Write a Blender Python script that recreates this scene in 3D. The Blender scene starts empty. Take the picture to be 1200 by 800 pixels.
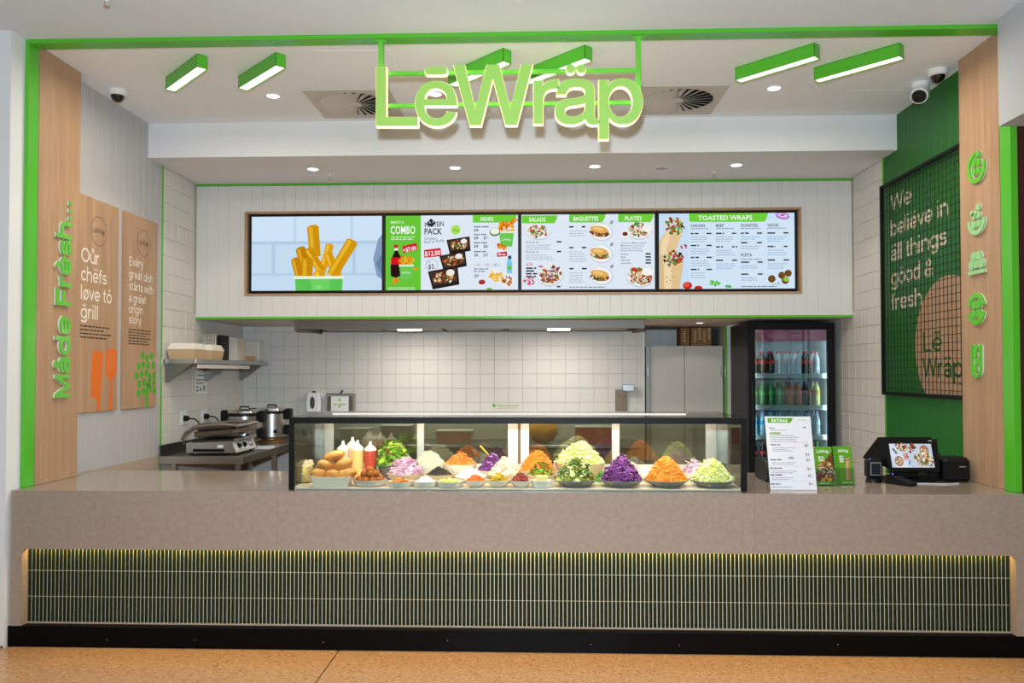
import bpy, math, random
from mathutils import Vector, Matrix
R = random.Random(7)
S = bpy.context.scene
COL = S.collection
PI = math.pi

# ------------------------------------------------------------------ camera, world, main lights, exposure
CAM = Vector((.0712, -4.5932, 1.5971)); YAW, PITCH, ROLL, FPX, PPY = .0349, .0217, -.0008, 933.17, 416.59
cd = bpy.data.cameras.new('camera'); cam = bpy.data.objects.new('camera', cd); COL.objects.link(cam)
cd.sensor_fit = 'HORIZONTAL'; cd.sensor_width = 36; cd.lens = FPX/1200*36; cd.shift_y = (PPY-400)/1200
cd.clip_start = .05; cd.clip_end = 60
_f = Vector((-math.sin(YAW), math.cos(YAW), 0)); _r = Vector((math.cos(YAW), math.sin(YAW), 0)); _u = Vector((0, 0, 1))
_f, _u = _f*math.cos(PITCH)+_u*math.sin(PITCH), _u*math.cos(PITCH)-_f*math.sin(PITCH)
_r, _u = _r*math.cos(ROLL)+_u*math.sin(ROLL), _u*math.cos(ROLL)-_r*math.sin(ROLL)
cam.matrix_world = Matrix(((_r.x, _u.x, -_f.x, CAM.x), (_r.y, _u.y, -_f.y, CAM.y), (_r.z, _u.z, -_f.z, CAM.z), (0, 0, 0, 1)))
S.camera = cam

w = bpy.data.worlds.new('mall_ambience'); S.world = w; w.use_nodes = True
bg = w.node_tree.nodes['Background']; bg.inputs[0].default_value = (1.0, .85, .62, 1); bg.inputs[1].default_value = .17

def light(name, kind, loc, energy, color=(1, 1, 1), size=.1, size_y=None, aim=None, parent=None, spread=None):
    d = bpy.data.lights.new(name, kind); d.energy = energy; d.color = color
    if kind == 'AREA':
        d.size = size
        if size_y: d.shape = 'RECTANGLE'; d.size_y = size_y
        if spread: d.spread = spread
    else: d.shadow_soft_size = size
    o = bpy.data.objects.new(name, d); COL.objects.link(o)
    o.location = loc
    if aim is not None: o.rotation_euler = (Vector(aim)-Vector(loc)).to_track_quat('-Z', 'Y').to_euler()
    if parent is not None:
        o.location = Vector(loc)-WL[parent.name]; o.parent = parent
    return o
WL = {}
# the photographer's flash, a hand's breadth above the lens (it throws the shadow of the sign on the bulkhead)
light('camera_flash', 'AREA', (.03, -4.62, 1.865), 205, (.73, .88, 1), .09, aim=(0, 1, 2.3))
# concourse luminaires in the ceiling behind the photographer
for lx in (-.6, 1.6):
    light('concourse_light', 'AREA', (lx, -3.4, 3.60), 13, (1, .82, .60), 1.2, .3, aim=(lx, -3.4, 0))

S.view_settings.view_transform = 'Standard'; S.view_settings.look = 'None'
S.view_settings.exposure = 0.0; S.view_settings.gamma = 1.0; S.view_settings.use_curve_mapping = False
S.cycles.max_bounces = 8; S.cycles.transparent_max_bounces = 24; S.cycles.caustics_reflective = False; S.cycles.caustics_refractive = False
S.cycles.sample_clamp_indirect = 6

def at(px, py, y):            # the point of the vertical plane at depth y that the photo shows at this pixel
    d = _f+_r*((px-600)/FPX)+_u*((PPY-py)/FPX); t = (y-CAM.y)/d.y; return CAM+d*t
def AX(px, y, z=1.2):
    return at(px, 437, y).x

# ------------------------------------------------------------------ helpers
def lin(c):
    if isinstance(c, str): c = tuple(int(c[i:i+2], 16) for i in (0, 2, 4))
    if max(c) > 1: c = tuple(k/255 for k in c)
    return tuple(k/12.92 if k <= .04045 else ((k+.055)/1.055)**2.4 for k in c[:3])+(1,)
MATS = {}
def pmat(name, color, rough=.5, metal=0, spec=.5, noise=None, bump=None, trans=0, emit=None, estr=0, ior=1.45, coat=0):
    """noise=(scale, amount, second colour, stretch xyz) ; bump=(scale, strength, stretch)"""
    if name in MATS: return MATS[name]
    m = bpy.data.materials.new(name); m.use_nodes = True; nt = m.node_tree; N = nt.nodes; L = nt.links
    b = N['Principled BSDF']; b.inputs['Base Color'].default_value = lin(color); b.inputs['Roughness'].default_value = rough
    b.inputs['Metallic'].default_value = metal; b.inputs['Specular IOR Level'].default_value = spec
    b.inputs['Transmission Weight'].default_value = trans; b.inputs['IOR'].default_value = ior; b.inputs['Coat Weight'].default_value = coat
    if emit: b.inputs['Emission Color'].default_value = lin(emit); b.inputs['Emission Strength'].default_value = estr
    tc = None
    if noise or bump: tc = N.new('ShaderNodeNewGeometry')
    def tex(scale, st, detail=4):
        mp = N.new('ShaderNodeMapping'); mp.inputs['Scale'].default_value = st; L.new(tc.outputs['Position'], mp.inputs[0])
        t = N.new('ShaderNodeTexNoise'); t.inputs['Scale'].default_value = scale; t.inputs['Detail'].default_value = detail; L.new(mp.outputs[0], t.inputs[0]); return t
    if noise:
        sc, am, c2, st = noise; t = tex(sc, st)
        rp = N.new('ShaderNodeValToRGB'); rp.color_ramp.elements[0].position = .5-.25; rp.color_ramp.elements[1].position = .5+.25
        L.new(t.outputs[0], rp.inputs[0]); mx = N.new('ShaderNodeMix'); mx.data_type = 'RGBA'
        mx.inputs[6].default_value = lin(color); mx.inputs[7].default_value = lin(c2)
        mu = N.new('ShaderNodeMath'); mu.operation = 'MULTIPLY'; mu.inputs[1].default_value = am; L.new(rp.outputs[0], mu.inputs[0]); L.new(mu.outputs[0], mx.inputs[0])
        L.new(mx.outputs[2], b.inputs['Base Color'])
    if bump:
        sc, sg, st = bump; t = tex(sc, st); bp = N.new('ShaderNodeBump'); bp.inputs['Strength'].default_value = sg; bp.inputs['Distance'].default_value = .01
        L.new(t.outputs[0], bp.inputs['Height']); L.new(bp.outputs[0], b.inputs['Normal'])
    MATS[name] = m; return m
def emat(name, color, strength):
    if name in MATS: return MATS[name]
    m = bpy.data.materials.new(name); m.use_nodes = True; nt = m.node_tree; nt.nodes.clear()
    e = nt.nodes.new('ShaderNodeEmission'); e.inputs[0].default_value = lin(color); e.inputs[1].default_value = strength
    o = nt.nodes.new('ShaderNodeOutputMaterial'); nt.links.new(e.outputs[0], o.inputs[0]); MATS[name] = m; return m
def attr_mat(name, rough=.5, spec=.4, emission=None, coat=0):
    """flat print or per-piece colour kept in the colour attribute 'Col'"""
    if name in MATS: return MATS[name]
    m = bpy.data.materials.new(name); m.use_nodes = True; nt = m.node_tree
    a = nt.nodes.new('ShaderNodeAttribute'); a.attribute_name = 'Col'
    if emission:
        nt.nodes.remove(nt.nodes['Principled BSDF']); e = nt.nodes.new('ShaderNodeEmission'); e.inputs[1].default_value = emission
        nt.links.new(a.outputs[0], e.inputs[0]); nt.links.new(e.outputs[0], nt.nodes['Material Output'].inputs[0])
    else:
        b = nt.nodes['Principled BSDF']; nt.links.new(a.outputs[0], b.inputs['Base Color']); b.inputs['Roughness'].default_value = rough; b.inputs['Specular IOR Level'].default_value = spec
        b.inputs['Coat Weight'].default_value = coat
    MATS[name] = m; return m
def glass_mat(name, tint, refl, rough=.0):
    if name in MATS: return MATS[name]
    m = bpy.data.materials.new(name); m.use_nodes = True; nt = m.node_tree; nt.nodes.clear(); N = nt.nodes.new
    t = N('ShaderNodeBsdfTransparent'); t.inputs[0].default_value = lin(tint); g = N('ShaderNodeBsdfGlossy'); g.inputs['Roughness'].default_value = rough
    fr = N('ShaderNodeFresnel'); fr.inputs[0].default_value = 1.5; ad = N('ShaderNodeMath'); ad.operation = 'MULTIPLY_ADD'; ad.inputs[1].default_value = .9; ad.inputs[2].default_value = refl; ad.use_clamp = True
    nt.links.new(fr.outputs[0], ad.inputs[0]); mx = N('ShaderNodeMixShader'); nt.links.new(ad.outputs[0], mx.inputs[0]); nt.links.new(t.outputs[0], mx.inputs[1]); nt.links.new(g.outputs[0], mx.inputs[2])
    o = N('ShaderNodeOutputMaterial'); nt.links.new(mx.outputs[0], o.inputs[0]); MATS[name] = m; return m

class MB:
    """collects geometry in world coordinates; build() links it as one object"""
    def __init__(s): s.v = []; s.f = []; s.mi = []; s.col = []; s.cur = 0; s.c = None
    def add(s, vs, fs):
        o = len(s.v); s.v += [tuple(p) for p in vs]
        for f in fs: s.f.append([i+o for i in f]); s.mi.append(s.cur); s.col.append(s.c)
        return s
    def box(s, x0, x1, y0, y1, z0, z1, bev=0, M=None):
        if x0 > x1: x0, x1 = x1, x0
        if y0 > y1: y0, y1 = y1, y0
        if z0 > z1: z0, z1 = z1, z0
        lo = (x0, y0, z0); hi = (x1, y1, z1)
        if bev <= 0:
            vs = [(x, y, z) for x in (x0, x1) for y in (y0, y1) for z in (z0, z1)]
            fs = [(0, 1, 3, 2), (4, 6, 7, 5), (0, 4, 5, 1), (2, 3, 7, 6), (0, 2, 6, 4), (1, 5, 7, 3)]
        else:
            b = min(bev, (x1-x0)*.49, (y1-y0)*.49, (z1-z0)*.49); vs = []; idx = {}
            for sx in (0, 1):
                for sy in (0, 1):
                    for sz in (0, 1):
                        c = [(hi if q else lo)[i] for i, q in enumerate((sx, sy, sz))]; d = [-1 if q else 1 for q in (sx, sy, sz)]
                        for a in range(3):
                            p = [c[i]+(0 if i == a else d[i]*b) for i in range(3)]; idx[(sx, sy, sz, a)] = len(vs); vs.append(tuple(p))
            fs = []
            for a in range(3):
                e, g = (a+1) % 3, (a+2) % 3
                for q in (0, 1):
                    loop = []
                    for (m, n) in ((0, 0), (1, 0), (1, 1), (0, 1)):
                        k = [0, 0, 0]; k[a] = q; k[e] = m; k[g] = n; loop.append(idx[(*k, a)])
                    fs.append(loop if q else loop[::-1])
                for m in (0, 1):
                    for n in (0, 1):
                        k0 = [0, 0, 0]; k0[e] = m; k0[g] = n; k1 = list(k0); k1[a] = 1
                        q = [idx[(*k0, e)], idx[(*k1, e)], idx[(*k1, g)], idx[(*k0, g)]]
                        fs.append(q if (m == n) else q[::-1])
            for sx in (0, 1):
                for sy in (0, 1):
                    for sz in (0, 1):
                        t = [idx[(sx, sy, sz, a)] for a in range(3)]; fs.append(t if (sx+sy+sz) % 2 else t[::-1])
        if M is not None: vs = [M @ Vector(p) for p in vs]
        return s.add(vs, fs)
    def ring(s, rings, cap0=True, cap1=True, closed=True):
        n = len(rings[0]); vs = [p for r in rings for p in r]; fs = []
        for i in range(len(rings)-1):
            for j in range(n if closed else n-1):
                k = (j+1) % n; fs.append((i*n+j, i*n+k, (i+1)*n+k, (i+1)*n+j))
        if cap0: fs.append(tuple(range(n))[::-1])
        if cap1: fs.append(tuple(range((len(rings)-1)*n, len(rings)*n)))
        return s.add(vs, fs)
    def lathe(s, prof, c, n=24, M=None, sx=1, sy=1, cap0=True, cap1=True):
        rs = []
        for r, z in prof:
            q = [Vector((r*sx*math.cos(2*PI*j/n), r*sy*math.sin(2*PI*j/n), z)) for j in range(n)]
            if M is not None: q = [M @ p for p in q]
            rs.append([p+Vector(c) for p in q])
        return s.ring(rs, cap0, cap1)
    def tube(s, pts, r, n=8, cap=True):
        pts = [Vector(p) for p in pts]; rs = []
        for i, p in enumerate(pts):
            d = (pts[min(i+1, len(pts)-1)]-pts[max(i-1, 0)]).normalized()
            a = d.cross(Vector((0, 0, 1)))
            if a.length < 1e-3: a = d.cross(Vector((0, 1, 0)))
            a.normalize(); b = a.cross(d); rr = r[i] if isinstance(r, (list, tuple)) else r
            rs.append([p+(a*math.cos(2*PI*j/n)+b*math.sin(2*PI*j/n))*rr for j in range(n)])
        return s.ring(rs, cap, cap)
    def ball(s, c, r, n=12, m=8, jit=0, rot=None, rnd=R):
        if not isinstance(r, (tuple, list)): r = (r, r, r)
        rs = []
        for i in range(1, m):
            t = PI*i/m; q = []
            for j in range(n):
                a = 2*PI*j/n; k = 1+rnd.uniform(-jit, jit); p = Vector((r[0]*math.sin(t)*math.cos(a), r[1]*math.sin(t)*math.sin(a), -r[2]*math.cos(t)))*k
                if rot is not None: p = rot @ p
                q.append(p+Vector(c))
            rs.append(q)
        top = Vector((0, 0, r[2])); top = rot @ top if rot is not None else top
        vs = [p for q in rs for p in q]+[Vector(c)-top, Vector(c)+top]; fs = []
        for i in range(len(rs)-1):
            for j in range(n): fs.append((i*n+j, i*n+(j+1) % n, (i+1)*n+(j+1) % n, (i+1)*n+j))
        e = len(rs)*n; l = (len(rs)-1)*n
        for j in range(n): fs.append((e, (j+1) % n, j)); fs.append((e+1, l+j, l+(j+1) % n))
        return s.add(vs, fs)
    def prism(s, poly, o, U, V, depth):
        """poly: 2-D loop (ccw seen from N = U x V), extruded by depth along -N from plane o"""
        U = Vector(U); V = Vector(V); N = U.cross(V); o = Vector(o); n = len(poly)
        a = [o+U*p[0]+V*p[1] for p in poly]; b = [q-N*depth for q in a]
        fs = [tuple(range(n)), tuple(range(2*n-1, n-1, -1))]+[(i, n+i, n+(i+1) % n, (i+1) % n) for i in range(n)]
        return s.add(a+b, fs)
    def build(s, name, mats, parent=None, angle=32, origin=None):
        me = bpy.data.meshes.new(name)
        if not isinstance(mats, (list, tuple)): mats = [mats]
        if parent is not None: o = WL[parent.name]
        elif origin is not None: o = Vector(origin)
        else:
            xs, ys, zs = zip(*s.v); o = Vector(((min(xs)+max(xs))/2, (min(ys)+max(ys))/2, min(zs)))
        me.from_pydata([(p[0]-o.x, p[1]-o.y, p[2]-o.z) for p in s.v], [], s.f)
        for m in mats: me.materials.append(m)
        me.polygons.foreach_set('material_index', s.mi)
        if any(c is not None for c in s.col):
            ca = me.color_attributes.new('Col', 'FLOAT_COLOR', 'CORNER'); buf = []
            for f, c in zip(s.f, s.col): buf += list(c or (1, 1, 1, 1))*len(f)
            ca.data.foreach_set('color', buf)
        me.polygons.foreach_set('use_smooth', [True]*len(s.f)); me.validate(); me.update()
        me.set_sharp_from_angle(angle=math.radians(angle))
        ob = bpy.data.objects.new(name, me); COL.objects.link(ob)
        if parent is not None: ob.parent = parent
        else: ob.location = o
        WL[ob.name] = o.copy(); return ob
def tag(o, label, cat, group=None, kind=None):
    if label: o['label'] = label
    if cat: o['category'] = cat
    if group: o['group'] = group
    if kind: o['kind'] = kind
    return o
def thing(name, label, cat, loc, group=None):
    o = bpy.data.objects.new(name, None); COL.objects.link(o); o.empty_display_size = .05; o.location = loc; WL[o.name] = Vector(loc)
    return tag(o, label, cat, group)
def struct(o, label=None, cat=None): o['kind'] = 'structure'; return tag(o, label, cat)
def inst(src, parent, off):
    """another piece that shares src's mesh, moved by off"""
    c = src.copy(); COL.objects.link(c); c.parent = parent; c.location = src.location+Vector(off); WL[c.name] = WL[src.name]+Vector(off); return c
def bx(name, mat, parent, x0, x1, y0, y1, z0, z1, bev=0): return MB().box(x0, x1, y0, y1, z0, z1, bev).build(name, mat, parent)

_TC = {}
def text2d(s, off=0.0, res=3, spacing=1.0, shear=0.0):
    k = (s, off, res, spacing, shear)
    if k not in _TC:
        c = bpy.data.curves.new('lettering', 'FONT'); c.body = s; c.size = 1; c.offset = off; c.resolution_u = res; c.space_character = spacing; c.shear = shear; c.fill_mode = 'FRONT'
        o = bpy.data.objects.new('lettering', c); m = bpy.data.meshes.new_from_object(o)
        vs = [(v.co.x, v.co.y) for v in m.vertices]; fs = [tuple(p.vertices) for p in m.polygons]
        bpy.data.objects.remove(o); bpy.data.meshes.remove(m); bpy.data.curves.remove(c); _TC[k] = (vs, fs)
    return _TC[k]
def text3d(mb, s, o, U, V, h, depth, off=0.0, box=None, res=6, spacing=1.0):
    """solid lettering: outline from the font, extruded. box=(x0,y0,x1,y1) in the U,V plane: fitted to it"""
    c = bpy.data.curves.new('lettering', 'FONT'); c.body = s; c.size = 1; c.offset = off; c.resolution_u = res; c.extrude = .5; c.space_character = spacing
    ob = bpy.data.objects.new('lettering', c); m = bpy.data.meshes.new_from_object(ob)
    vs = [v.co.copy() for v in m.vertices]; fs = [tuple(p.vertices) for p in m.polygons]
    bpy.data.objects.remove(ob); bpy.data.meshes.remove(m); bpy.data.curves.remove(c)
    U = Vector(U); V = Vector(V); N = U.cross(V); o = Vector(o)
    x0 = min(v.x for v in vs); x1 = max(v.x for v in vs); y0 = min(v.y for v in vs); y1 = max(v.y for v in vs)
    if box: fx = lambda v: (box[0]+(v.x-x0)/(x1-x0)*(box[2]-box[0]), box[1]+(v.y-y0)/(y1-y0)*(box[3]-box[1]))
    else: fx = lambda v: (v.x*h, v.y*h)
    out = []
    for v in vs:
        a, b = fx(v); out.append(o+U*a+V*b+N*((v.z-.5)*depth))
    mb.add(out, fs); return mb

class FA:
    """flat print: coloured shapes in a u,v plane; one mesh with a colour attribute"""
    def __init__(s, ys=1): s.items = []; s.lay = 0; s.g = 'print'; s.gr = []; s.ys = ys        # ys = -1: v counted downwards
    def shape(s, pts, faces, c): s.items.append((pts, faces, lin(c), s.lay)); s.gr.append(s.g); s.lay += 1; return s
    def poly(s, pts, c): return s.shape(pts, [tuple(range(len(pts)))], c)
    def rect(s, x0, y0, x1, y1, c): return s.poly([(x0, y0), (x1, y0), (x1, y1), (x0, y1)], c)
    def multi(s, polys, c):
        pts = []; fs = []
        for p in polys: fs.append(tuple(range(len(pts), len(pts)+len(p)))); pts += p
        return s.shape(pts, fs, c)
    def ell(s, x, y, rx, ry, c, n=20, rot=0, a0=0, a1=2*PI):
        full = abs(a1-a0-2*PI) < 1e-6; k = n if full else n+1; ca, sa = math.cos(rot), math.sin(rot); p = []
        for i in range(k):
            a = a0+(a1-a0)*i/n; u, v = rx*math.cos(a), ry*math.sin(a); p.append((x+u*ca-v*sa, y+u*sa+v*ca))
        return s.poly(p, c)
    def rrect(s, x0, y0, x1, y1, r, c, n=4):
        p = []
        for (cx, cy, a) in ((x1-r, y0+r, -PI/2), (x1-r, y1-r, 0), (x0+r, y1-r, PI/2), (x0+r, y0+r, PI)):
            for i in range(n+1): t = a+PI/2*i/n; p.append((cx+r*math.cos(t), cy+r*math.sin(t)))
        return s.poly(p, c)
    def ringe(s, x, y, rx, ry, t, c, n=36):
        pts = []; fs = []
        for i in range(n):
            a = 2*PI*i/n; pts += [(x+rx*math.cos(a), y+ry*math.sin(a)), (x+(rx-t)*math.cos(a), y+(ry-t)*math.sin(a))]
            j = (i+1) % n; fs.append((2*i, 2*j, 2*j+1, 2*i+1))
        return s.shape(pts, fs, c)
    def text(s, t, x, y, h, c, al='l', off=.0, w=None, rot=0, res=2, spacing=1.0, shear=0.0):
        vs, fs = text2d(t, off*.45, res, spacing, shear)
        if not vs: return s
        k = h/.73; X0 = min(v[0] for v in vs); X1 = max(v[0] for v in vs); kx = k if w is None else w/(X1-X0)
        dx = {'l': -X0, 'c': -(X0+X1)/2, 'r': -X1}[al]; ca, sa = math.cos(rot), math.sin(rot)
        pts = [((v[0]+dx)*kx, v[1]*k*s.ys) for v in vs]; return s.shape([(x+a*ca-b*sa, y+a*sa+b*ca) for a, b in pts], fs, c)
    def lines(s, x, y, w, n, lh, th, c, rnd, ragged=.3):
        """a paragraph too small to read: rows of short word bars"""
        ps = []
        for i in range(n):
            u = x; end = x+w*(1-rnd.uniform(0, ragged)); yy = y-s.ys*i*lh
            while u < end:
                l = min(rnd.uniform(1.2, 4.2)*th*1.6, end-u)
                ps.append([(u, yy), (u+l, yy), (u+l, yy+th), (u, yy+th)]); u += l+th*.8
        return s.multi(ps, c)
    def speck(s, x, y, rx, ry, n, size, cols, rnd, rot=0):
        """a pictured heap of mixed food: small patches inside an ellipse"""
        by = {}
        ca, sa = math.cos(rot), math.sin(rot)
        for i in range(n):
            a = rnd.uniform(0, 2*PI); q = math.sqrt(rnd.random()); u, v = rx*q*math.cos(a), ry*q*math.sin(a); px, py = x+u*ca-v*sa, y+u*sa+v*ca; t = rnd.uniform(0, PI); k = size*rnd.uniform(.5, 1.2); m = k*rnd.uniform(.3, .9)
            p = [(px+k*math.cos(b)*math.cos(t)-m*math.sin(b)*math.sin(t), py+k*math.cos(b)*math.sin(t)+m*math.sin(b)*math.cos(t)) for b in (0, 1.05, 2.1, 3.14, 4.2, 5.2)]
            by.setdefault((i*6//n, cols[rnd.randrange(len(cols))]), []).append(p)
        for k in sorted(by): s.multi(by[k], k[1])
        return s
    def build(s, name, mat, parent, o, U, V, eps=.00005, N=None):
        U = Vector(U); V = Vector(V); N = Vector(N) if N else U.cross(V); o = Vector(o); mb = MB()
        for pts, fs, c, l in s.items:
            mb.c = c; mb.add([o+U*a+V*b+N*(eps*(l+1)) for a, b in pts], fs)
        return mb.build(name, mat, parent, angle=180)
XV, ZV = (1, 0, 0), (0, 0, 1)
def bez(p0, p1, p2, p3, n=8): return [tuple((1-t)**3*a+3*(1-t)**2*t*b+3*(1-t)*t*t*c+t**3*d for a, b, c, d in zip(p0, p1, p2, p3)) for t in [k/n for k in range(1, n+1)]]
def path(start, *segs):
    """outline: ('l', x, y) lines and ('c', x1, y1, x2, y2, x, y) curves"""
    p = [start]
    for q in segs:
        if q[0] == 'l': p.append((q[1], q[2]))
        else: p += bez(p[-1], (q[1], q[2]), (q[3], q[4]), (q[5], q[6]))
    return p
def solid(mb, loops, o, U, V, depth):
    """outline loops (holes allowed) in the U,V plane, extruded backwards"""
    c = bpy.data.curves.new('outline', 'CURVE'); c.dimensions = '2D'; c.fill_mode = 'BOTH'; c.extrude = .5
    for lp in loops:
        sp = c.splines.new('POLY'); sp.points.add(len(lp)-1); sp.use_cyclic_u = True
        for q, pt in zip(lp, sp.points): pt.co = (q[0], q[1], 0, 1)
    ob = bpy.data.objects.new('outline', c); m = bpy.data.meshes.new_from_object(ob)
    U = Vector(U); V = Vector(V); N = U.cross(V); o = Vector(o)
    mb.add([o+U*v.co.x+V*v.co.y+N*((v.co.z-.5)*depth) for v in m.vertices], [tuple(p.vertices) for p in m.polygons])
    bpy.data.objects.remove(ob); bpy.data.meshes.remove(m); bpy.data.curves.remove(c); return mb
def grow(lp, g):
    """offset a closed outline outwards by g"""
    n = len(lp); ar = sum(lp[i][0]*lp[(i+1) % n][1]-lp[(i+1) % n][0]*lp[i][1] for i in range(n)); sg_ = 1 if ar > 0 else -1; out = []
    for i in range(n):
        a, b, c = Vector(lp[i-1]), Vector(lp[i]), Vector(lp[(i+1) % n]); d1, d2 = b-a, c-b
        if d1.length < 1e-7 or d2.length < 1e-7: out.append(tuple(b)); continue
        n1 = Vector((d1.y, -d1.x)).normalized(); n2 = Vector((d2.y, -d2.x)).normalized(); m = n1+n2
        if m.length < .3: out.append(tuple(b+n1*g*sg_)); continue
        m.normalize(); out.append(tuple(b+m*(g*sg_/max(m.dot(n1), .5))))
    return out
# ------------------------------------------------------------------ a plain grotesque drawn as strokes (for the wall lettering)
def _arc(cx, cy, rx, ry, a0, a1, n=16):
    return [(cx+rx*math.cos(math.radians(a0+(a1-a0)*i/n)), cy+ry*math.sin(math.radians(a0+(a1-a0)*i/n))) for i in range(n+1)]
def _glyph(ch):
    o = _arc(.265, .26, .215, .2125, 0, 360, 28)
    G = {'o': ([o], .53), 'c': ([_arc(.265, .26, .215, .2125, 42, 318, 22)], .49), 'e': ([_arc(.265, .26, .215, .2125, 0, 318, 24), [(.07, .25), (.48, .25)]], .53),
      'd': ([o, [(.482, 0), (.482, .74)]], .57), 'b': ([[(.05, 0), (.05, .74)], _arc(.267, .26, .215, .2125, 0, 360, 28)], .54), 'p': ([[(.05, -.2), (.05, .52)], _arc(.267, .26, .215, .2125, 0, 360, 28)], .54),
      'g': ([o, [(.482, .52), (.482, -.03)], _arc(.265, -.03, .217, .13, 0, -155, 14)], .57), 'a': ([[(.40, .0), (.40, .36)], _arc(.235, .355, .165, .1175, 0, 168, 12), _arc(.215, .15, .165, .105, 0, 360, 24), [(.2, .255), (.41, .285)]], .49),
      'r': ([[(.05, 0), (.05, .52)], _arc(.26, .27, .21, .205, 175, 82, 8)], .32), 's': ([_arc(.225, .366, .16, .106, 18, 270, 14)+_arc(.225, .154, .165, .106, 90, -162, 14)[1:]], .45),
      'h': ([[(.05, 0), (.05, .74)], _arc(.245, .31, .195, .1625, 180, 0, 14)+[(.44, 0)]], .52), 'n': ([[(.05, 0), (.05, .52)], _arc(.245, .31, .195, .1625, 180, 0, 14)+[(.44, 0)]], .52),
      'i': ([[(.05, 0), (.05, .52)], [(.05, .63), (.05, .73)]], .15), 'ı': ([[(.05, 0), (.05, .52)]], .15), 'l': ([[(.05, 0), (.05, .74)]], .15), 'f': ([[(.12, 0), (.12, .57)], _arc(.25, .57, .13, .1225, 180, 80, 8), [(0, .475), (.27, .475)]], .28),
      't': ([[(.12, .66), (.12, .14)], _arc(.23, .13, .11, .0825, 180, 275, 7), [(0, .475), (.26, .475)]], .29), 'v': ([[(.03, .52), (.235, .03)], [(.44, .52), (.235, .03)]], .47), 'w': ([[(.03, .52), (.18, .03)], [(.18, .03), (.345, .49)], [(.345, .49), (.51, .03)], [(.51, .03), (.66, .52)]], .69),
      'y': ([[(.03, .52), (.235, .03)], [(.44, .52), (.19, -.12)], _arc(.11, -.10, .09, .06, -20, -110, 6)], .47), 'M': ([[(.06, 0), (.06, .72)], [(.06, .70), (.34, .03)], [(.62, .70), (.34, .03)], [(.62, 0), (.62, .72)]], .69),
      'F': ([[(.06, 0), (.06, .72)], [(.06, .672), (.5, .672)], [(.06, .36), (.45, .36)]], .52), 'E': ([[(.06, 0), (.06, .72)], [(.06, .672), (.52, .672)], [(.06, .37), (.48, .37)], [(.06, .048), (.53, .048)]], .57), 'L': ([[(.06, 0), (.06, .72)], [(.06, .048), (.48, .048)]], .51),
      'O': ([_arc(.36, .36, .31, .3125, 0, 360, 32)], .72), 'W': ([[(.03, .72), (.225, .03)], [(.225, .03), (.445, .69)], [(.445, .69), (.665, .03)], [(.665, .03), (.86, .72)]], .89), '.': ([[(.06, 0), (.06, .1)]], .19),
      '&': ([[(.58, .01), (.19, .48)]+_arc(.285, .565, .13, .1075, 215, -55, 16)+[(.16, .33)]+_arc(.25, .195, .195, .15, 140, 330, 14)+[(.52, .37)]], .62)}
    return G.get(ch)
_ACC = {'å': ('a', 'ring'), 'è': ('e', 'grave'), 'ë': ('e', 'dots'), 'ů': ('u', 'ring'), 'ø': ('o', 'slash'), 'ó': ('o', 'acute'), 'ğ': ('g', 'breve'), 'ă': ('a', 'breve'), 'ĕ': ('e', 'breve'), 'î': ('ı', 'circ'), 'ä': ('a', 'dots'), 'ö': ('o', 'dots'), 'ē': ('e', 'bar')}
_GC = {}
def grot(s, t=.1, track=.045):
    """vertices, faces of a line of lettering, cap height .72"""
    if (s, t) in _GC: return _GC[(s, t)]
    vs = []; fs = []; pen = 0
    def band(pl, t):
        closed = len(pl) > 20 and math.dist(pl[0], pl[-1]) < 1e-6; n = len(pl); b = len(vs)
        for i, p in enumerate(pl):
            a = pl[i-1] if i else (pl[-2] if closed else p); c = pl[i+1] if i < n-1 else (pl[1] if closed else p); d = math.dist(a, c); vs.append((p[0]+pen-(c[1]-a[1])/d*t/2, p[1]+(c[0]-a[0])/d*t/2)); vs.append((p[0]+pen+(c[1]-a[1])/d*t/2, p[1]-(c[0]-a[0])/d*t/2))
        for i in range(n-1): fs.append((b+2*i+1, b+2*i+3, b+2*i+2, b+2*i))
    for ch in s:
        if ch == ' ': pen += .26; continue
        base, acc = _ACC.get(ch, (ch, None))
        if base == 'u': pl, adv = [[(.44, 0), (.44, .52)], _arc(.245, .21, .195, .1625, 180, 360, 14)[:-1]+[(.44, .21)], [(.05, .52), (.05, .21)]], .49
        else: pl, adv = _glyph(base)
        for p in pl: band(p, t)
        m = (adv-.0)/2
        if acc == 'ring': band(_arc(m, .68, .075, .075, 0, 360, 22), t*.62)
        elif acc == 'dots':
            for d in (-.1, .1): band([(m+d, .62), (m+d, .72)], t)
        elif acc == 'bar': band([(m-.17, .67), (m+.17, .67)], t*.8)
        elif acc == 'grave': band([(m-.09, .75), (m+.05, .61)], t*.8)
        elif acc == 'acute': band([(m+.09, .75), (m-.05, .61)], t*.8)
        elif acc == 'breve': band(_arc(m, .72, .12, .09, 180, 360, 10), t*.65)
        elif acc == 'circ': band([(m-.1, .6), (m, .72)], t*.7); band([(m+.1, .6), (m, .72)], t*.7)
        elif acc == 'slash': band([(.03, -.04), (.5, .56)], t*.6)
        pen += adv+track
    _GC[(s, t)] = (vs, fs); return _GC[(s, t)]
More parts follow.
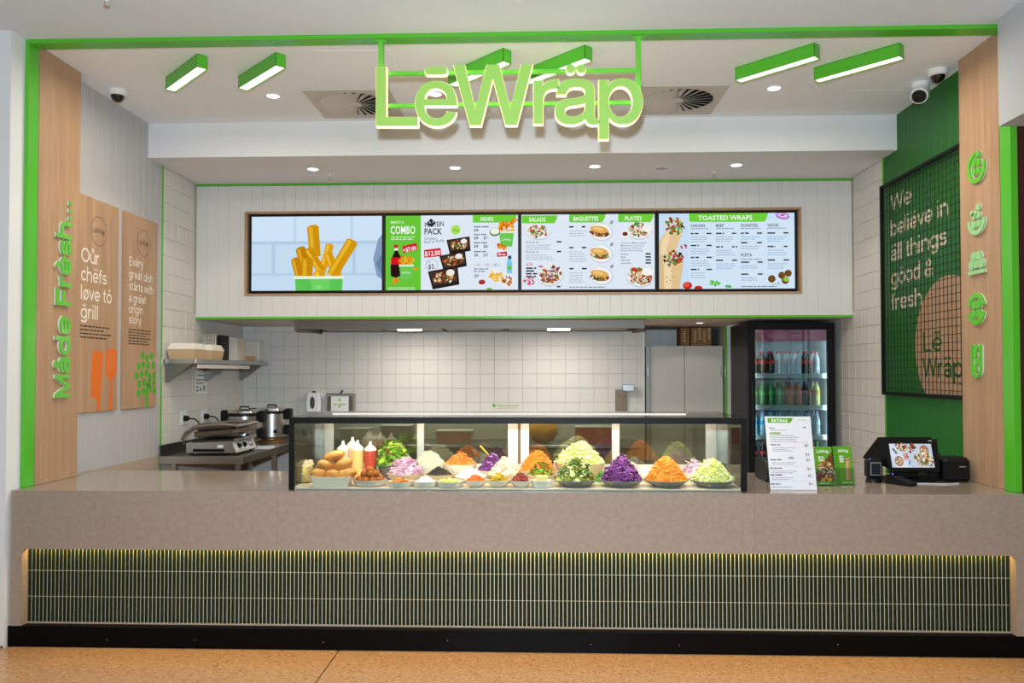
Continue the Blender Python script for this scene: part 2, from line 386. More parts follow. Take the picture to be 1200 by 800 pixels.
def _fa_grot(self, s, x, y, h, c, al='l', w=None, t=.1):
    vs, fs = grot(s, t); X0 = min(v[0] for v in vs); X1 = max(v[0] for v in vs); k = h/.72; kx = k if w is None else w/(X1-X0); dx = {'l': -X0, 'c': -(X0+X1)/2, 'r': -X1}[al]
    pts = [(x+(a+dx)*kx, y+b*k*self.ys) for a, b in vs]; st = []
    for f_ in fs:
        if st and st[-1][-1][2] == f_[3]: st[-1].append(f_)
        else: st.append([f_])
    for fl in st:                                   # one layer for each stroke
        lo = min(min(q) for q in fl); hi = max(max(q) for q in fl); self.shape(pts[lo:hi+1], [tuple(i-lo for i in q) for q in fl], c)
    return self
FA.grot = _fa_grot
# ------------------------------------------------------------------ materials
def wood_mat(name, c1, c2, axis):
    if name in MATS: return MATS[name]
    m = pmat(name, c1, .42, spec=.35); nt = m.node_tree; N = nt.nodes; L = nt.links; b = N['Principled BSDF']
    g = N.new('ShaderNodeNewGeometry'); mp = N.new('ShaderNodeMapping'); st = {'z': (1, 1, .06), 'x': (.06, 1, 1), 'y': (1, .06, 1)}[axis]; mp.inputs['Scale'].default_value = st; L.new(g.outputs['Position'], mp.inputs[0])
    t1 = N.new('ShaderNodeTexNoise'); t1.inputs['Scale'].default_value = 26; t1.inputs['Detail'].default_value = 6; t1.inputs['Distortion'].default_value = .6; L.new(mp.outputs[0], t1.inputs[0])
    t2 = N.new('ShaderNodeTexNoise'); t2.inputs['Scale'].default_value = 140; t2.inputs['Detail'].default_value = 3; L.new(mp.outputs[0], t2.inputs[0])
    ad = N.new('ShaderNodeMath'); ad.operation = 'MULTIPLY_ADD'; ad.inputs[1].default_value = .35; L.new(t2.outputs[0], ad.inputs[0]); L.new(t1.outputs[0], ad.inputs[2])
    rp = N.new('ShaderNodeValToRGB'); rp.color_ramp.elements[0].position = .42; rp.color_ramp.elements[1].position = .92
    rp.color_ramp.elements[0].color = lin(c1); rp.color_ramp.elements[1].color = lin(c2); L.new(ad.outputs[0], rp.inputs[0]); L.new(rp.outputs[0], b.inputs['Base Color']); return m
OAK = wood_mat('oak_veneer', (187, 153, 121), (164, 128, 97), 'z')
OAKX = wood_mat('oak_trim', (187, 153, 121), (164, 128, 97), 'x')
GREEN = pmat('lime_green_paint', (84, 182, 44), .22, spec=.5)
GREENR = pmat('lime_green_acrylic', (96, 190, 50), .18, spec=.5)
WHITE = pmat('white_plaster', (226, 227, 228), .75, spec=.2, noise=(.7, .25, (218, 219, 221), (1, 1, 1)))
CEIL = pmat('ceiling_paint', (222, 231, 242), .8, spec=.2)
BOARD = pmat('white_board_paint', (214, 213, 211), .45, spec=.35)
GROOVE = pmat('groove_backing', (170, 170, 168), .7)
DGREEN = pmat('dark_green_paint', (34, 104, 34), .4, spec=.4, noise=(30, .25, (28, 92, 30), (1, 1, .05)))
DGROOVE = pmat('dark_green_groove', (20, 66, 22), .6)
TILE = pmat('white_wall_tile', (214, 211, 205), .5, spec=.25, noise=(2.5, .4, (208, 205, 199), (1, 1, 1)))
GROUT = pmat('tile_grout', (196, 192, 178), .8)
STEEL = pmat('brushed_steel', (190, 190, 188), .28, metal=1, bump=(60, .03, (1, 1, .1)))
STEELD = pmat('dull_steel', (150, 148, 144), .38, metal=1)
BLACK = pmat('black_powder_coat', (9, 9, 10), .5, spec=.25)
BLACKP = pmat('black_plastic', (14, 15, 16), .45, spec=.3)
DARKG = pmat('charcoal_plastic', (34, 36, 38), .5, spec=.3)
WPLAS = pmat('white_plastic', (232, 232, 232), .35)
ALU = pmat('anodised_aluminium', (206, 203, 198), .35, metal=.6)
def stone_mat():
    m = pmat('beige_quartz', (186, 170, 158), .12, spec=.85); nt = m.node_tree; N = nt.nodes; L = nt.links; b = N['Principled BSDF']
    g = N.new('ShaderNodeNewGeometry')
    def noise(s, d, dist=0):
        t = N.new('ShaderNodeTexNoise'); t.inputs['Scale'].default_value = s; t.inputs['Detail'].default_value = d; t.inputs['Distortion'].default_value = dist; L.new(g.outputs['Position'], t.inputs[0]); return t
    def ramp(t, a, bb, ca, cb):
        r = N.new('ShaderNodeValToRGB'); r.color_ramp.elements[0].position = a; r.color_ramp.elements[1].position = bb; r.color_ramp.elements[0].color = ca; r.color_ramp.elements[1].color = cb; L.new(t.outputs[0], r.inputs[0]); return r
    base = ramp(noise(34, 5), .35, .65, lin((155, 138, 125)), lin((163, 147, 134)))
    v = noise(22, 6, 1.6); vr = ramp(v, .485, .5, (0, 0, 0, 1), (1, 1, 1, 1)); vr.color_ramp.elements.new(.515).color = (0, 0, 0, 1)
    msk = ramp(noise(5, 3), .52, .66, (0, 0, 0, 1), (1, 1, 1, 1))
    mu = N.new('ShaderNodeMath'); mu.operation = 'MULTIPLY'; L.new(vr.outputs[0], mu.inputs[0]); L.new(msk.outputs[0], mu.inputs[1])
    mu2 = N.new('ShaderNodeMath'); mu2.operation = 'MULTIPLY'; mu2.inputs[1].default_value = .55; L.new(mu.outputs[0], mu2.inputs[0])
    mx = N.new('ShaderNodeMix'); mx.data_type = 'RGBA'; L.new(mu2.outputs[0], mx.inputs[0]); L.new(base.outputs[0], mx.inputs[6]); mx.inputs[7].default_value = lin((118, 98, 84))
    sp = ramp(noise(70, 3), .62, .68, (0, 0, 0, 1), (1, 1, 1, 1)); m3 = N.new('ShaderNodeMath'); m3.operation = 'MULTIPLY'; m3.inputs[1].default_value = .4; L.new(sp.outputs[0], m3.inputs[0])
    mx2 = N.new('ShaderNodeMix'); mx2.data_type = 'RGBA'; L.new(m3.outputs[0], mx2.inputs[0]); L.new(mx.outputs[2], mx2.inputs[6]); mx2.inputs[7].default_value = lin((190, 172, 158)); L.new(mx2.outputs[2], b.inputs['Base Color'])
    return m
STONE = stone_mat()
def terrazzo_mat():
    m = pmat('tan_terrazzo', (206, 158, 112), .2, spec=.5); nt = m.node_tree; N = nt.nodes; L = nt.links; b = N['Principled BSDF']
    g = N.new('ShaderNodeNewGeometry'); v = N.new('ShaderNodeTexVoronoi'); v.inputs['Scale'].default_value = 90; L.new(g.outputs['Position'], v.inputs[0])
    r = N.new('ShaderNodeValToRGB'); e = r.color_ramp.elements; e[0].position = 0; e[0].color = lin((164, 118, 78)); e[1].position = 1; e[1].color = lin((216, 178, 138))
    for p, c in ((.12, (196, 149, 104)), (.45, (202, 157, 112)), (.8, (192, 145, 100))): e.new(p).color = lin(c)
    sx = N.new('ShaderNodeSeparateColor'); L.new(v.outputs['Color'], sx.inputs[0]); L.new(sx.outputs[0], r.inputs[0]); 
    n = N.new('ShaderNodeTexNoise'); n.inputs['Scale'].default_value = 38; n.inputs['Detail'].default_value = 4; L.new(g.outputs['Position'], n.inputs[0])
    r2 = N.new('ShaderNodeValToRGB'); r2.color_ramp.elements[0].position = .6; r2.color_ramp.elements[1].position = .7; L.new(n.outputs[0], r2.inputs[0])
    mu = N.new('ShaderNodeMath'); mu.operation = 'MULTIPLY'; mu.inputs[1].default_value = .6; L.new(r2.outputs[0], mu.inputs[0])
    mx = N.new('ShaderNodeMix'); mx.data_type = 'RGBA'; L.new(mu.outputs[0], mx.inputs[0]); L.new(r.outputs[0], mx.inputs[6]); mx.inputs[7].default_value = lin((140, 98, 66)); L.new(mx.outputs[2], b.inputs['Base Color']); return m
TERR = terrazzo_mat()

# measured layout (metres): x to the right, y into the shop, z up; counter front at y = 0
XL, XR, XWL, XWR = -3.109, 2.8825, -3.022, 2.794
Y2, Y3, YU, YB, YK = .641, 1.993, 1.737, 2.652, 3.83
H, ZC, ZS, ZM = .91, 3.6265, 3.347, 2.095

# ------------------------------------------------------------------ the setting
fl = struct(MB().box(-4.6, 4.6, -7.5, 5.2, -.12, -.012).build('floor', pmat('floor_joint', (46, 38, 32), .8)))
xs = [-4.6, -3.52, -2.71, -1.9, -1.0905]+[-1.0855+.8115*k for k in range(6)]+[4.6]
ys = [-7.5, -4.2, -2.8, -1.6, -.66, .5, 5.2]
for i in range(len(xs)-1):
    if xs[i+1]-xs[i] < .01: continue            # the dark movement joint
    for j in range(len(ys)-1):
        MB().box(xs[i]+(.002 if abs(xs[i]+1.0855) < 1e-6 else .0004), xs[i+1]-(.002 if abs(xs[i+1]+1.0905) < 1e-6 else .0004), ys[j]+.0005, ys[j+1]-.0005, -.014, 0).build('floor_slab', TERR, fl)
struct(MB().box(-4.6, 4.6, .20, 5.3, ZC, ZC+.1).build('ceiling', pmat('shop_ceiling_paint', (240, 246, 252), .8, spec=.2)))
struct(MB().box(-4.6, 4.6, -7.5, .20, ZC-.002, ZC+.1).build('ceiling_concourse', CEIL))
# concourse pier beside the shopfront and the neighbour's bulkhead
mb = MB(); mb.box(-4.6, -3.05, -.03, .5, 0, ZC-.002); struct(mb.build('wall_pier', WHITE))
bx('baseboard_pier', STEELD, None, -4.6, -3.052, -.034, -.03, 0, .012)['kind'] = 'structure'
struct(MB().box(2.70, 4.6, -4.0, .03, 3.005, ZC-.002).build('wall_bulkhead_concourse', pmat('concourse_paint', (186, 188, 192), .8, spec=.2)))
struct(MB().box(2.836, 4.6, .09, .3, 0, 3.2).build('wall_neighbour', pmat('maroon_panel', (64, 26, 20), .5)))

# shop side walls: backing, then each board
def boards_y(parent, X, face, y0, y1, z0, z1, pitch, mat, t=.012, gap=.004):
    n = round((y1-y0)/pitch); p = (y1-y0)/n
    a = (X-t, X) if face > 0 else (X, X+t)
    src = MB().box(a[0], a[1], y0+gap/2, y0+p-gap/2, z0, z1, .0015).build('board', mat, parent)
    for k in range(1, n): inst(src, parent, (0, p*k, 0))
wl = struct(MB().box(XL-.2, XL-.012, .2, Y3, 0, ZC).build('wall_left', GROOVE))
boards_y(wl, XL, 1, Y2-.02, Y3-.008, H, ZC, .104, pmat('board_paint_dimmed', (182, 182, 183), .45, spec=.35))  # darker copy of the white board paint; weaker light here put into the colour
MB().box(XL-.012, XL+.004, Y2, Y3-.008, 0, H+.002).build('dado', pmat('beige_laminate', (176, 160, 142), .5), wl)
wr = struct(MB().box(XR+.012, XR+.2, .2, Y3+.01, 0, ZC).build('wall_right', DGROOVE))
boards_y(wr, XR, -1, Y2-.02, Y3, 0, ZC, .104, DGREEN)
for nm, X, s in (('trim_1', XL, 1), ('trim_2', XR, -1)):
    struct(MB().box(X-s*.02, X+s*.006, Y3-.008, Y3+.006, .3, ZS, .001).build(nm, GREEN))

# tiled walls of the kitchen: grout bed with every tile on it
TP = .15; G = .003
def tile_wall(parent, axis, plane, sgn, a0, a1, zr, keep, mat=TILE, t=.006):
    """axis 'x' or 'y' is the running direction; keep(a, z) says which tiles the place shows"""
    src = {}
    n = math.ceil((a1-a0)/TP-1e-6); z0, z1 = zr; m = math.ceil((z1-z0)/TP-1e-6)
    for i in range(n):
        aa, ab = a0+i*TP+G/2, min(a0+(i+1)*TP, a1)-G/2
        if ab-aa < .01: continue
        for j in range(m):
            za, zb = z0+j*TP+G/2, min(z0+(j+1)*TP, z1)-G/2
            if zb-za < .01 or not keep((aa+ab)/2, (za+zb)/2): continue
            k = (round(ab-aa, 4), round(zb-za, 4))
            if k in src: s0, sa, sz = src[k]; inst(s0, parent, (aa-sa, 0, za-sz) if axis == 'x' else (0, aa-sa, za-sz))
            else:
                p0, p1 = sorted((plane, plane+sgn*t))
                mb = MB().box(aa, ab, p0, p1, za, zb, .0015) if axis == 'x' else MB().box(p0, p1, aa, ab, za, zb, .0015)
                src[k] = (mb.build('tile', mat, parent), aa, za)
wtl = struct(MB().box(XL-.2, XL-.006, Y3, YK+.15, 0, ZS).build('wall_left_kitchen', GROUT))
tile_wall(wtl, 'y', XL-.006, 1, Y3+.006, YK, (.495, ZS), lambda y, z: z < ZM+.02 or y < YB+.02)
wtr = struct(MB().box(XR+.006, XR+.2, Y3+.01, YK+.15, 0, ZS).build('wall_right_kitchen', GROUT))
tile_wall(wtr, 'y', XR+.006, -1, Y3+.016, YK, (.645, ZS), lambda y, z: (z < ZM+.02 or y < YB+.02) and y < 3.1)
wb = struct(MB().box(XL-.2, 1.17, YK+.006, YK+.15, 0, ZM+.05).build('wall_back', GROUT))
tile_wall(wb, 'x', YK+.006, -1, XL, 1.17, (.537, ZM), lambda x, z: z > 1.15 or x < -1.4)
# alcove of the white upright cabinet and the tiled nib beside it
wn = struct(MB().box(2.03, XR+.2, YK+.006, 4.75, 0, ZM+.05).build('wall_nib', GROUT))
tile_wall(wn, 'x', YK+.006, -1, 2.03, 2.18, (.537, ZM), lambda x, z: z > 1.1)
wa = struct(MB().box(1.0, 2.1, 4.706, 4.85, 0, ZM+.05).build('wall_alcove', GROUT))
tile_wall(wa, 'x', 4.706, -1, 1.17, 2.03, (1.637, ZM), lambda x, z: True)
struct(MB().box(1.02, 1.17, YK+.15, 4.75, 0, ZM+.05).build('wall_alcove_side', WHITE))
struct(MB().box(2.012, 2.032, YK-.012, YK+.004, .9, ZM-.004, .001).build('trim_3', GREEN))
struct(MB().box(1.165, 1.172, YK-.006, YK+.1, .9, ZM-.004).build('trim_4', ALU))

# ceiling steps: upper bulkhead, menu bulkhead with boards, green lines
struct(MB().box(XL, XR, YU, YB+.3, ZS, ZC).build('wall_bulkhead_upper', WHITE))
wm = struct(MB().box(XL, XR, YB+.16, 4.75, ZM, ZS).build('wall_bulkhead_menu', WHITE))
MX0, MX1, MZ0, MZ1 = -2.652, 2.430, 2.311, 3.089
def fill(x0, x1, z0, z1): MB().box(x0, x1, YB+.012, YB+.16, z0, z1).build('backing', pmat('bulkhead_joint', (196, 195, 193), .6), wm)
fill(XL, MX0, ZM, ZS); fill(MX1, XR, ZM, ZS); fill(MX0, MX1, ZM, MZ0); fill(MX0, MX1, MZ1, ZS)
BGR = pmat('bulkhead_joint', (200, 199, 197), .6); n = 58; p = (XR-XL)/n; src = {}
for i in range(n):
    a, b = XL+i*p+.0005, XL+(i+1)*p-.0005
    segs = [(ZM+.02, ZS-.02)]
    if b > MX0 and a < MX1:
        segs = [(ZM+.02, MZ0), (MZ1, ZS-.02)]
        if a < MX0 < b: segs.append((MZ0, MZ1, a, MX0-.001))
        if a < MX1 < b: segs.append((MZ0, MZ1, MX1+.001, b))
    for sgm in segs:
        a2, b2 = (sgm[2], sgm[3]) if len(sgm) == 4 else (a, b)
        k = (sgm[0], sgm[1], round(b2-a2, 4))
        if k in src: inst(src[k][0], wm, (a2-src[k][1], 0, 0))
        elif b2-a2 > .004: src[k] = (MB().box(a2, b2, YB, YB+.012, sgm[0], sgm[1], .001).build('board', BOARD, wm), a2)
struct(MB().box(XL+.001, XR-.001, YB-.006, YB+.012, ZS-.02, ZS-.0005, .001).build('trim_5', GREEN))
struct(MB().box(XL+.001, XR-.001, YB-.008, YB+.012, ZM-.001, ZM+.02, .001).build('trim_6', GREEN))
# timber surround of the menu recess
sr = thing('menu_surround', 'pale oak frame lining the long recess of the four menu screens', 'frame', (0, YB, MZ0))
t = .018
bx('rail', OAKX, sr, MX0, MX1, YB-.012, YB+.12, MZ1-t, MZ1, .001); bx('rail', OAKX, sr, MX0, MX1, YB-.012, YB+.12, MZ0, MZ0+t, .001)
bx('stile', OAK, sr, MX0, MX0+t, YB-.012, YB+.12, MZ0+t, MZ1-t, .001); bx('stile', OAK, sr, MX1-t, MX1, YB-.012, YB+.12, MZ0+t, MZ1-t, .001)
bx('back_panel', BLACK, sr, MX0+t, MX1-t, YB+.121, YB+.155, MZ0+t, MZ1-t)

# timber portal linings
for nm, X0, X1, lb in (('oak_panel', XL-.012, XWL, 'tall oak veneer panel carrying the upright green lettering'), ('oak_panel', XWR, XR+.012, 'tall oak veneer panel carrying the column of five green food icons')):
    tag(MB().box(X0, X1, .197, Y2, H+.001, ZC-.001, .001).build(nm, OAK), lb, 'panel')
# green steel portal frame
pf = thing('portal_frame', 'glossy lime green steel frame lining the whole shop opening', 'frame', (0, .15, H))
bx('post', GREEN, pf, -3.047, XWL, .095, .19, H+.001, ZC-.002, .0015)
rp = MB(); rp.box(XWR, 2.834, .085, .19, H+.001, ZC-.002, .0015); rp.build('post', GREEN, pf)
bx('beam', GREEN, pf, XWL, XWR, .095, .195, ZC-.026, ZC-.002, .0015)
for sx in (-2.98, -1.55, -.77, -.3, .2, .77, 1.55, 2.75):
    for dx in (0, .03): MB().lathe([(.004, 0), (.004, -.002), (.002, -.003)], (sx+dx, .15, ZC-.026), 8).build('screw', STEEL, pf)

# ------------------------------------------------------------------ the counter
ct = thing('service_counter', 'long beige stone service counter with a dark green tiled front', 'counter', (0, .5, 0))
CX0, CX1 = -3.036, 2.832
OX0, OX1, OZ = -2.968, 2.742, .568
# apron with a round-cornered opening, one stone front per slab
def apron(x0, x1, leg0, leg1):
    r = .03; pts = []
    if leg0 is not None:
        pts += [(x0, .119), (leg0, .119)]+[(leg0+r-r*math.cos(a), OZ-r+r*math.sin(a)) for a in [PI/2*i/5 for i in range(6)]]
    else: pts += [(x0, OZ)]
    if leg1 is not None:
        pts += [(leg1-r+r*math.sin(a), OZ-r+r*math.cos(a)) for a in [PI/2*i/5 for i in range(6)]]+[(leg1, .119), (x1, .119)]
    else: pts += [(x1, OZ)]
    pts += [(x1, H), (x0, H)]
    MB().prism(pts, (0, 0, 0), XV, ZV, .03).build('stone_front', STONE, ct)
s1, s2 = at(325, 600, 0).x, at(884, 600, 0).x
apron(CX0, s1-.0004, OX0, None); apron(s1+.0004, s2-.0004, None, None); apron(s2+.0004, CX1, None, OX1)
for a, b in ((CX0, OX0), (OX1, CX1)): bx('stone_return', STONE, ct, a, b, .0303, .0615, .119, H-.031)
MB().box(CX0, CX1, .0303, .954, H-.03, H).build('worktop', STONE, ct)
MB().box(CX0, CX1, .09, .93, .12, H-.03).build('carcass', pmat('carcass_laminate', (150, 146, 140), .6), ct)
MB().box(-3.045, CX1, -.006, .93, 0, .119, .002).build('kick_plinth', pmat('black_gloss_stone', (5, 5, 6), .45, spec=.12, noise=(300, .0, (20, 20, 20), (1, 1, 1))), ct)
bx('end_panel', STONE, ct, CX0, CX0+.03, .055, .954, .119, H-.03); bx('end_panel', STONE, ct, CX1-.03, CX1, .055, .954, .119, H-.03)
for gx in (-2.45, -1.93, -1.18, -.46, .36, .86, 1.75): MB().ball((gx, -.006, .03+.05*R.random()), .0022, 6, 4).build('fleck', WPLAS, ct)
# finger tiles: bed, a joint profile at the foot, and each upright tile
FT = pmat('dark_green_glaze', (14, 30, 18), .22, spec=.35, noise=(60, .5, (24, 46, 28), (1, 1, .2)))
bed = bx('tile_bed', pmat('pale_grout', (224, 208, 176), .7), ct, OX0-.02, OX1+.02, .062, .09, .119, OZ+.06)
bx('foot_profile', pmat('pale_metal', (186, 160, 140), .6), ct, OX0, OX1, .052, .062, .119, .126)
n = 243; p = (OX1-OX0)/n; rows = [(.129, .2745), (.2785, .4265), (.4305, .5795)]
def ftile(x, z0, z1):
    wd = p-.0048; prof = [(0, .0625), (0, .0585), (wd*.2, .056), (wd*.5, .055), (wd*.8, .056), (wd, .0585), (wd, .0625)]; mb = MB()
    mb.ring([[(x+a, y, z) for a, y in prof] for z in (z0, z1)]); return mb
order = [(n-1-k//3, rows[k % 3]) for k in range(3*n)]
srcs = {}; rest = MB()
for k, (i, rw) in enumerate(order):
    x = OX0+i*p+.0024
    if k < 300:
        if rw in srcs: inst(srcs[rw][0], bed, (x-srcs[rw][1], 0, 0))
        else: srcs[rw] = (ftile(x, *rw).build('finger_tile', FT, bed), x)
    else:
        q = ftile(x, *rw); rest.add(q.v, q.f)
rest.build('finger_tiles', FT, bed)['kind'] = 'stuff'
# warm LED strip tucked behind the apron
led = MB().box(OX0+.01, OX1-.01, .034, .046, OZ+.012, OZ+.016).build('led_strip', emat('warm_led', (255, 190, 70), 10), ct)
for k in range(4):
    lw = (OX1-OX0-.06)/4; cx = OX0+.03+lw*(k+.5)
    light('strip_light', 'AREA', (cx, .040, OZ+.010), 3.2, (1, .68, .16), lw, .012, aim=(cx, .046, 0), parent=ct)
# ------------------------------------------------------------------ ceiling fittings
DIFF = emat('luminaire_diffuser', (255, 246, 230), 3.2)
def linear_light(x, y, label):
    """45 degree box luminaire; x, y is the centre"""
    t = thing('linear_light', label, 'ceiling light', (x, y, ZC), 'lime green slanted box lights on the ceiling')
    M = Matrix.Translation((x, y, 0)) @ Matrix.Rotation(-PI/4, 4, 'Z'); l, wd = .275, .034; z0, z1 = 3.54, ZC
    mb = MB()
    mb.box(-l, l, -wd, -wd+.004, z0, z1-.002, 0, M); mb.box(-l, l, wd-.004, wd, z0, z1-.002, 0, M); mb.box(-l, -l+.004, -wd, wd, z0, z1-.002, 0, M); mb.box(l-.004, l, -wd, wd, z0, z1-.002, 0, M); mb.box(-l, l, -wd, wd, z1-.006, z1-.001, 0, M)
    mb.build('housing', GREEN, t)
    MB().box(-l+.006, l-.006, -wd+.006, wd-.006, z0+.003, z0+.006, 0, M).build('diffuser', DIFF, t)
    li = light('tube', 'AREA', (x, y, z0+.001), 9.5, (1, .88, .72), .52, .05, parent=t); li.rotation_euler = (0, 0, -PI/4)
for px, py, qx, qy, lb in ((195, 107, 242, 79, 'lime green slanted box light nearest the lettered oak panel'), (280, 106, 334, 77, 'lime green slanted box light second from the lettered oak panel'),
        (527, 102, 598, 72, 'lime green slanted box light above the first e of the sign'), (617, 96, 690, 72, 'lime green slanted box light above the r and a of the sign'),
        (863, 97, 960, 66, 'lime green slanted box light just past the end of the sign'), (954, 96, 1060, 67, 'lime green slanted box light nearest the security cameras')):
    def az(px, py, z):
        d = _f+_r*((px-600)/FPX)+_u*((PPY-py)/FPX); k = (z-CAM.z)/d.z; return CAM+d*k
    a, b = az(px, py, 3.54), az(qx, qy, 3.54); linear_light((a.x+b.x)/2, (a.y+b.y)/2, lb)

LAMP = emat('downlight_lens', (255, 248, 238), 5)
def downlight(x, y, z, label, group, on=True, en=5, r=.045):
    t = thing('downlight', label, 'downlight', (x, y, z), group)
    MB().lathe([(r+.012, 0), (r+.012, -.003), (r, -.005), (r, -.0015), (r-.004, 0)], (x, y, z), 24).build('bezel', WPLAS, t)
    MB().lathe([(r, -.002), (r*.9, -.004)], (x, y, z), 24).build('lens', LAMP if on else pmat('grey_grille', (176, 176, 174), .6), t)
    if on: light('bulb', 'SPOT', (x, y, z-.012), en, (1, .86, .68), .035, aim=(x, y, 0), parent=t).data.spot_size = 2.2
downlight(-1.877, 1.127, ZC, 'white downlight between the box lights and the vent grille', 'ceiling downlights', en=28)
downlight(-.686, 1.135, ZC, 'white downlight seen through the first e of the sign', 'ceiling downlights', en=28)
downlight(1.743, 1.104, ZC, 'white downlight beside the vent grille, under the end box lights', 'ceiling downlights', en=28)
for x, lb in ((-1.87, 'recessed soffit downlight above the screen with the cup of chips'), (-.649, 'recessed soffit downlight above the combo screen'), (.54, 'recessed soffit downlight above the salads screen'), (1.728, 'recessed soffit downlight above the toasted wraps screen')):
    downlight(x, 2.137, ZS, lb, 'soffit downlights', en=6)
downlight(1.113, 2.225, ZS, 'flat grey round grille in the soffit, unlit', 'soffit downlights', on=False, r=.05)
downlight(1.662, 3.38, ZM, 'small downlight under the menu bulkhead before the white cabinet', 'soffit downlights', en=4, r=.035)
def sprinkler(x, y, z, lb):
    t = thing('sprinkler_head', lb, 'sprinkler', (x, y, z), 'sprinkler heads')
    MB().lathe([(.03, 0), (.03, -.004), (.012, -.01), (.008, -.02)], (x, y, z), 16).build('rosette', WPLAS, t)
    MB().tube([(x-.008, y, z-.018), (x-.014, y, z-.03), (x-.006, y, z-.045)], .002, 6).build('yoke', STEEL, t); MB().tube([(x+.008, y, z-.018), (x+.014, y, z-.03), (x+.006, y, z-.045)], .002, 6).build('yoke', STEEL, t)
    MB().lathe([(.016, -.045), (.016, -.047)], (x, y, z), 12).build('deflector', STEEL, t)
sprinkler(-1.77, 2.32, ZS, 'small sprinkler head in the soffit above the chips screen'); sprinkler(1.591, 2.359, ZS, 'small sprinkler head in the soffit above the toasted wraps screen')
sprinkler(-2.266, -.409, ZC-.002, 'sprinkler head in the concourse ceiling before the green beam')

def vent(x0, y0, lb):
    s = .63; cx, cy = x0+s/2, y0+s/2; z = ZC; rr = .262
    t = thing('vent_grille', lb, 'vent', (cx, cy, z), 'swirl vents in the ceiling')
    VM = pmat('vent_enamel', (198, 194, 186), .5)
    # plate with a round hole
    n = 48; pts = []; fs = []
    for i in range(n):
        a = 2*PI*i/n; q = max(abs(math.cos(a)), abs(math.sin(a))); ex, ey = math.cos(a)/q*s/2, math.sin(a)/q*s/2
        pts += [(cx+ex, cy+ey, z-.010), (cx+rr*math.cos(a), cy+rr*math.sin(a), z-.012), (cx+ex, cy+ey, z-.001), (cx+rr*math.cos(a), cy+rr*math.sin(a), z-.001)]
        j = (i+1) % n; fs += [(4*i, 4*i+1, 4*j+1, 4*j), (4*i, 4*j, 4*j+2, 4*i+2), (4*i+1, 4*i+3, 4*j+3, 4*j+1)]
    MB().add(pts, fs).build('face_plate', VM, t, angle=40)
    MB().lathe([(rr, -.0006), (rr, -.0012)], (cx, cy, z), 32).build('duct', pmat('duct_black', (14, 16, 18), .8), t)
    MB().lathe([(.045, -.003), (.045, -.012), (.03, -.016)], (cx, cy, z), 20).build('hub', VM, t)
    src = None; nb = 24
    for k in range(nb):
        a = 2*PI*k/nb; M = Matrix.Translation((cx, cy, z-.008)) @ Matrix.Rotation(a, 4, 'Z')
        mb = MB(); w0, w1 = .006, .033
        vs = [M @ Vector(p) for p in ((.04, -w0, -.004), (.04, w0, .002), (rr, w1, .005), (rr, -w1, -.018), (.04, -w0, -.0025), (.04, w0, .0035), (rr, w1, .0065), (rr, -w1, -.0165))]
        mb.add(vs, [(0, 3, 2, 1), (4, 5, 6, 7), (0, 1, 5, 4), (1, 2, 6, 5), (2, 3, 7, 6), (3, 0, 4, 7)]); mb.build('blade', VM, t)
vent(-1.629, 1.004, 'square swirl vent grille nearer the lettered oak panel, behind the L of the sign'); vent(.781, 1.014, 'square swirl vent grille by the p at the end of the sign')
def hatch(x0, x1, y0, y1, lb): tag(MB().box(x0, x1, y0, y1, ZC-.002, ZC-.0003, .0008).build('access_panel', MATS['shop_ceiling_paint']), lb, 'access panel', 'ceiling access panels')
hatch(2.32, 2.80, 1.17, 1.63, 'flush white access panel in the ceiling by the dark green wall'); hatch(-1.37, -.87, .33, .81, 'flush white access panel in the ceiling beyond the sign')

def dome_cam(x, y, lb):
    t = thing('dome_camera', lb, 'camera', (x, y, ZC), 'ceiling security cameras')
    MB().lathe([(.062, 0), (.062, -.028), (.052, -.04), (.047, -.04)], (x, y, ZC), 28).build('body', WPLAS, t)
    MB().lathe([(.046, -.038), (.043, -.055), (.033, -.072), (.018, -.082), (.004, -.085)], (x, y, ZC), 24).build('dome', pmat('smoked_dome', (14, 14, 15), .06, spec=.8), t)
dome_cam(-2.955, .98, 'white dome security camera beside the white boarded wall'); dome_cam(2.745, .81, 'white dome security camera beside the dark green wall')
t = thing('turret_camera', 'white turret security camera hung close to the dome camera', 'camera', (2.745, 1.05, ZC), 'ceiling security cameras')
MB().lathe([(.06, 0), (.06, -.02), (.045, -.035), (.03, -.04)], (2.745, 1.05, ZC), 24).build('mount', WPLAS, t)
q = Vector((-.45, -.6, -.66)).to_track_quat('Z', 'Y').to_matrix()
MB().lathe([(.03, -.05), (.056, -.04), (.06, 0), (.058, .045), (.05, .05)], (2.735, 1.035, ZC-.075), 24, q).build('body', WPLAS, t)
MB().lathe([(.048, .0505), (.046, .046), (.02, .049), (.004, .052)], (2.735, 1.035, ZC-.075), 24, q).build('lens', pmat('smoked_dome', (14, 14, 15), .06), t)

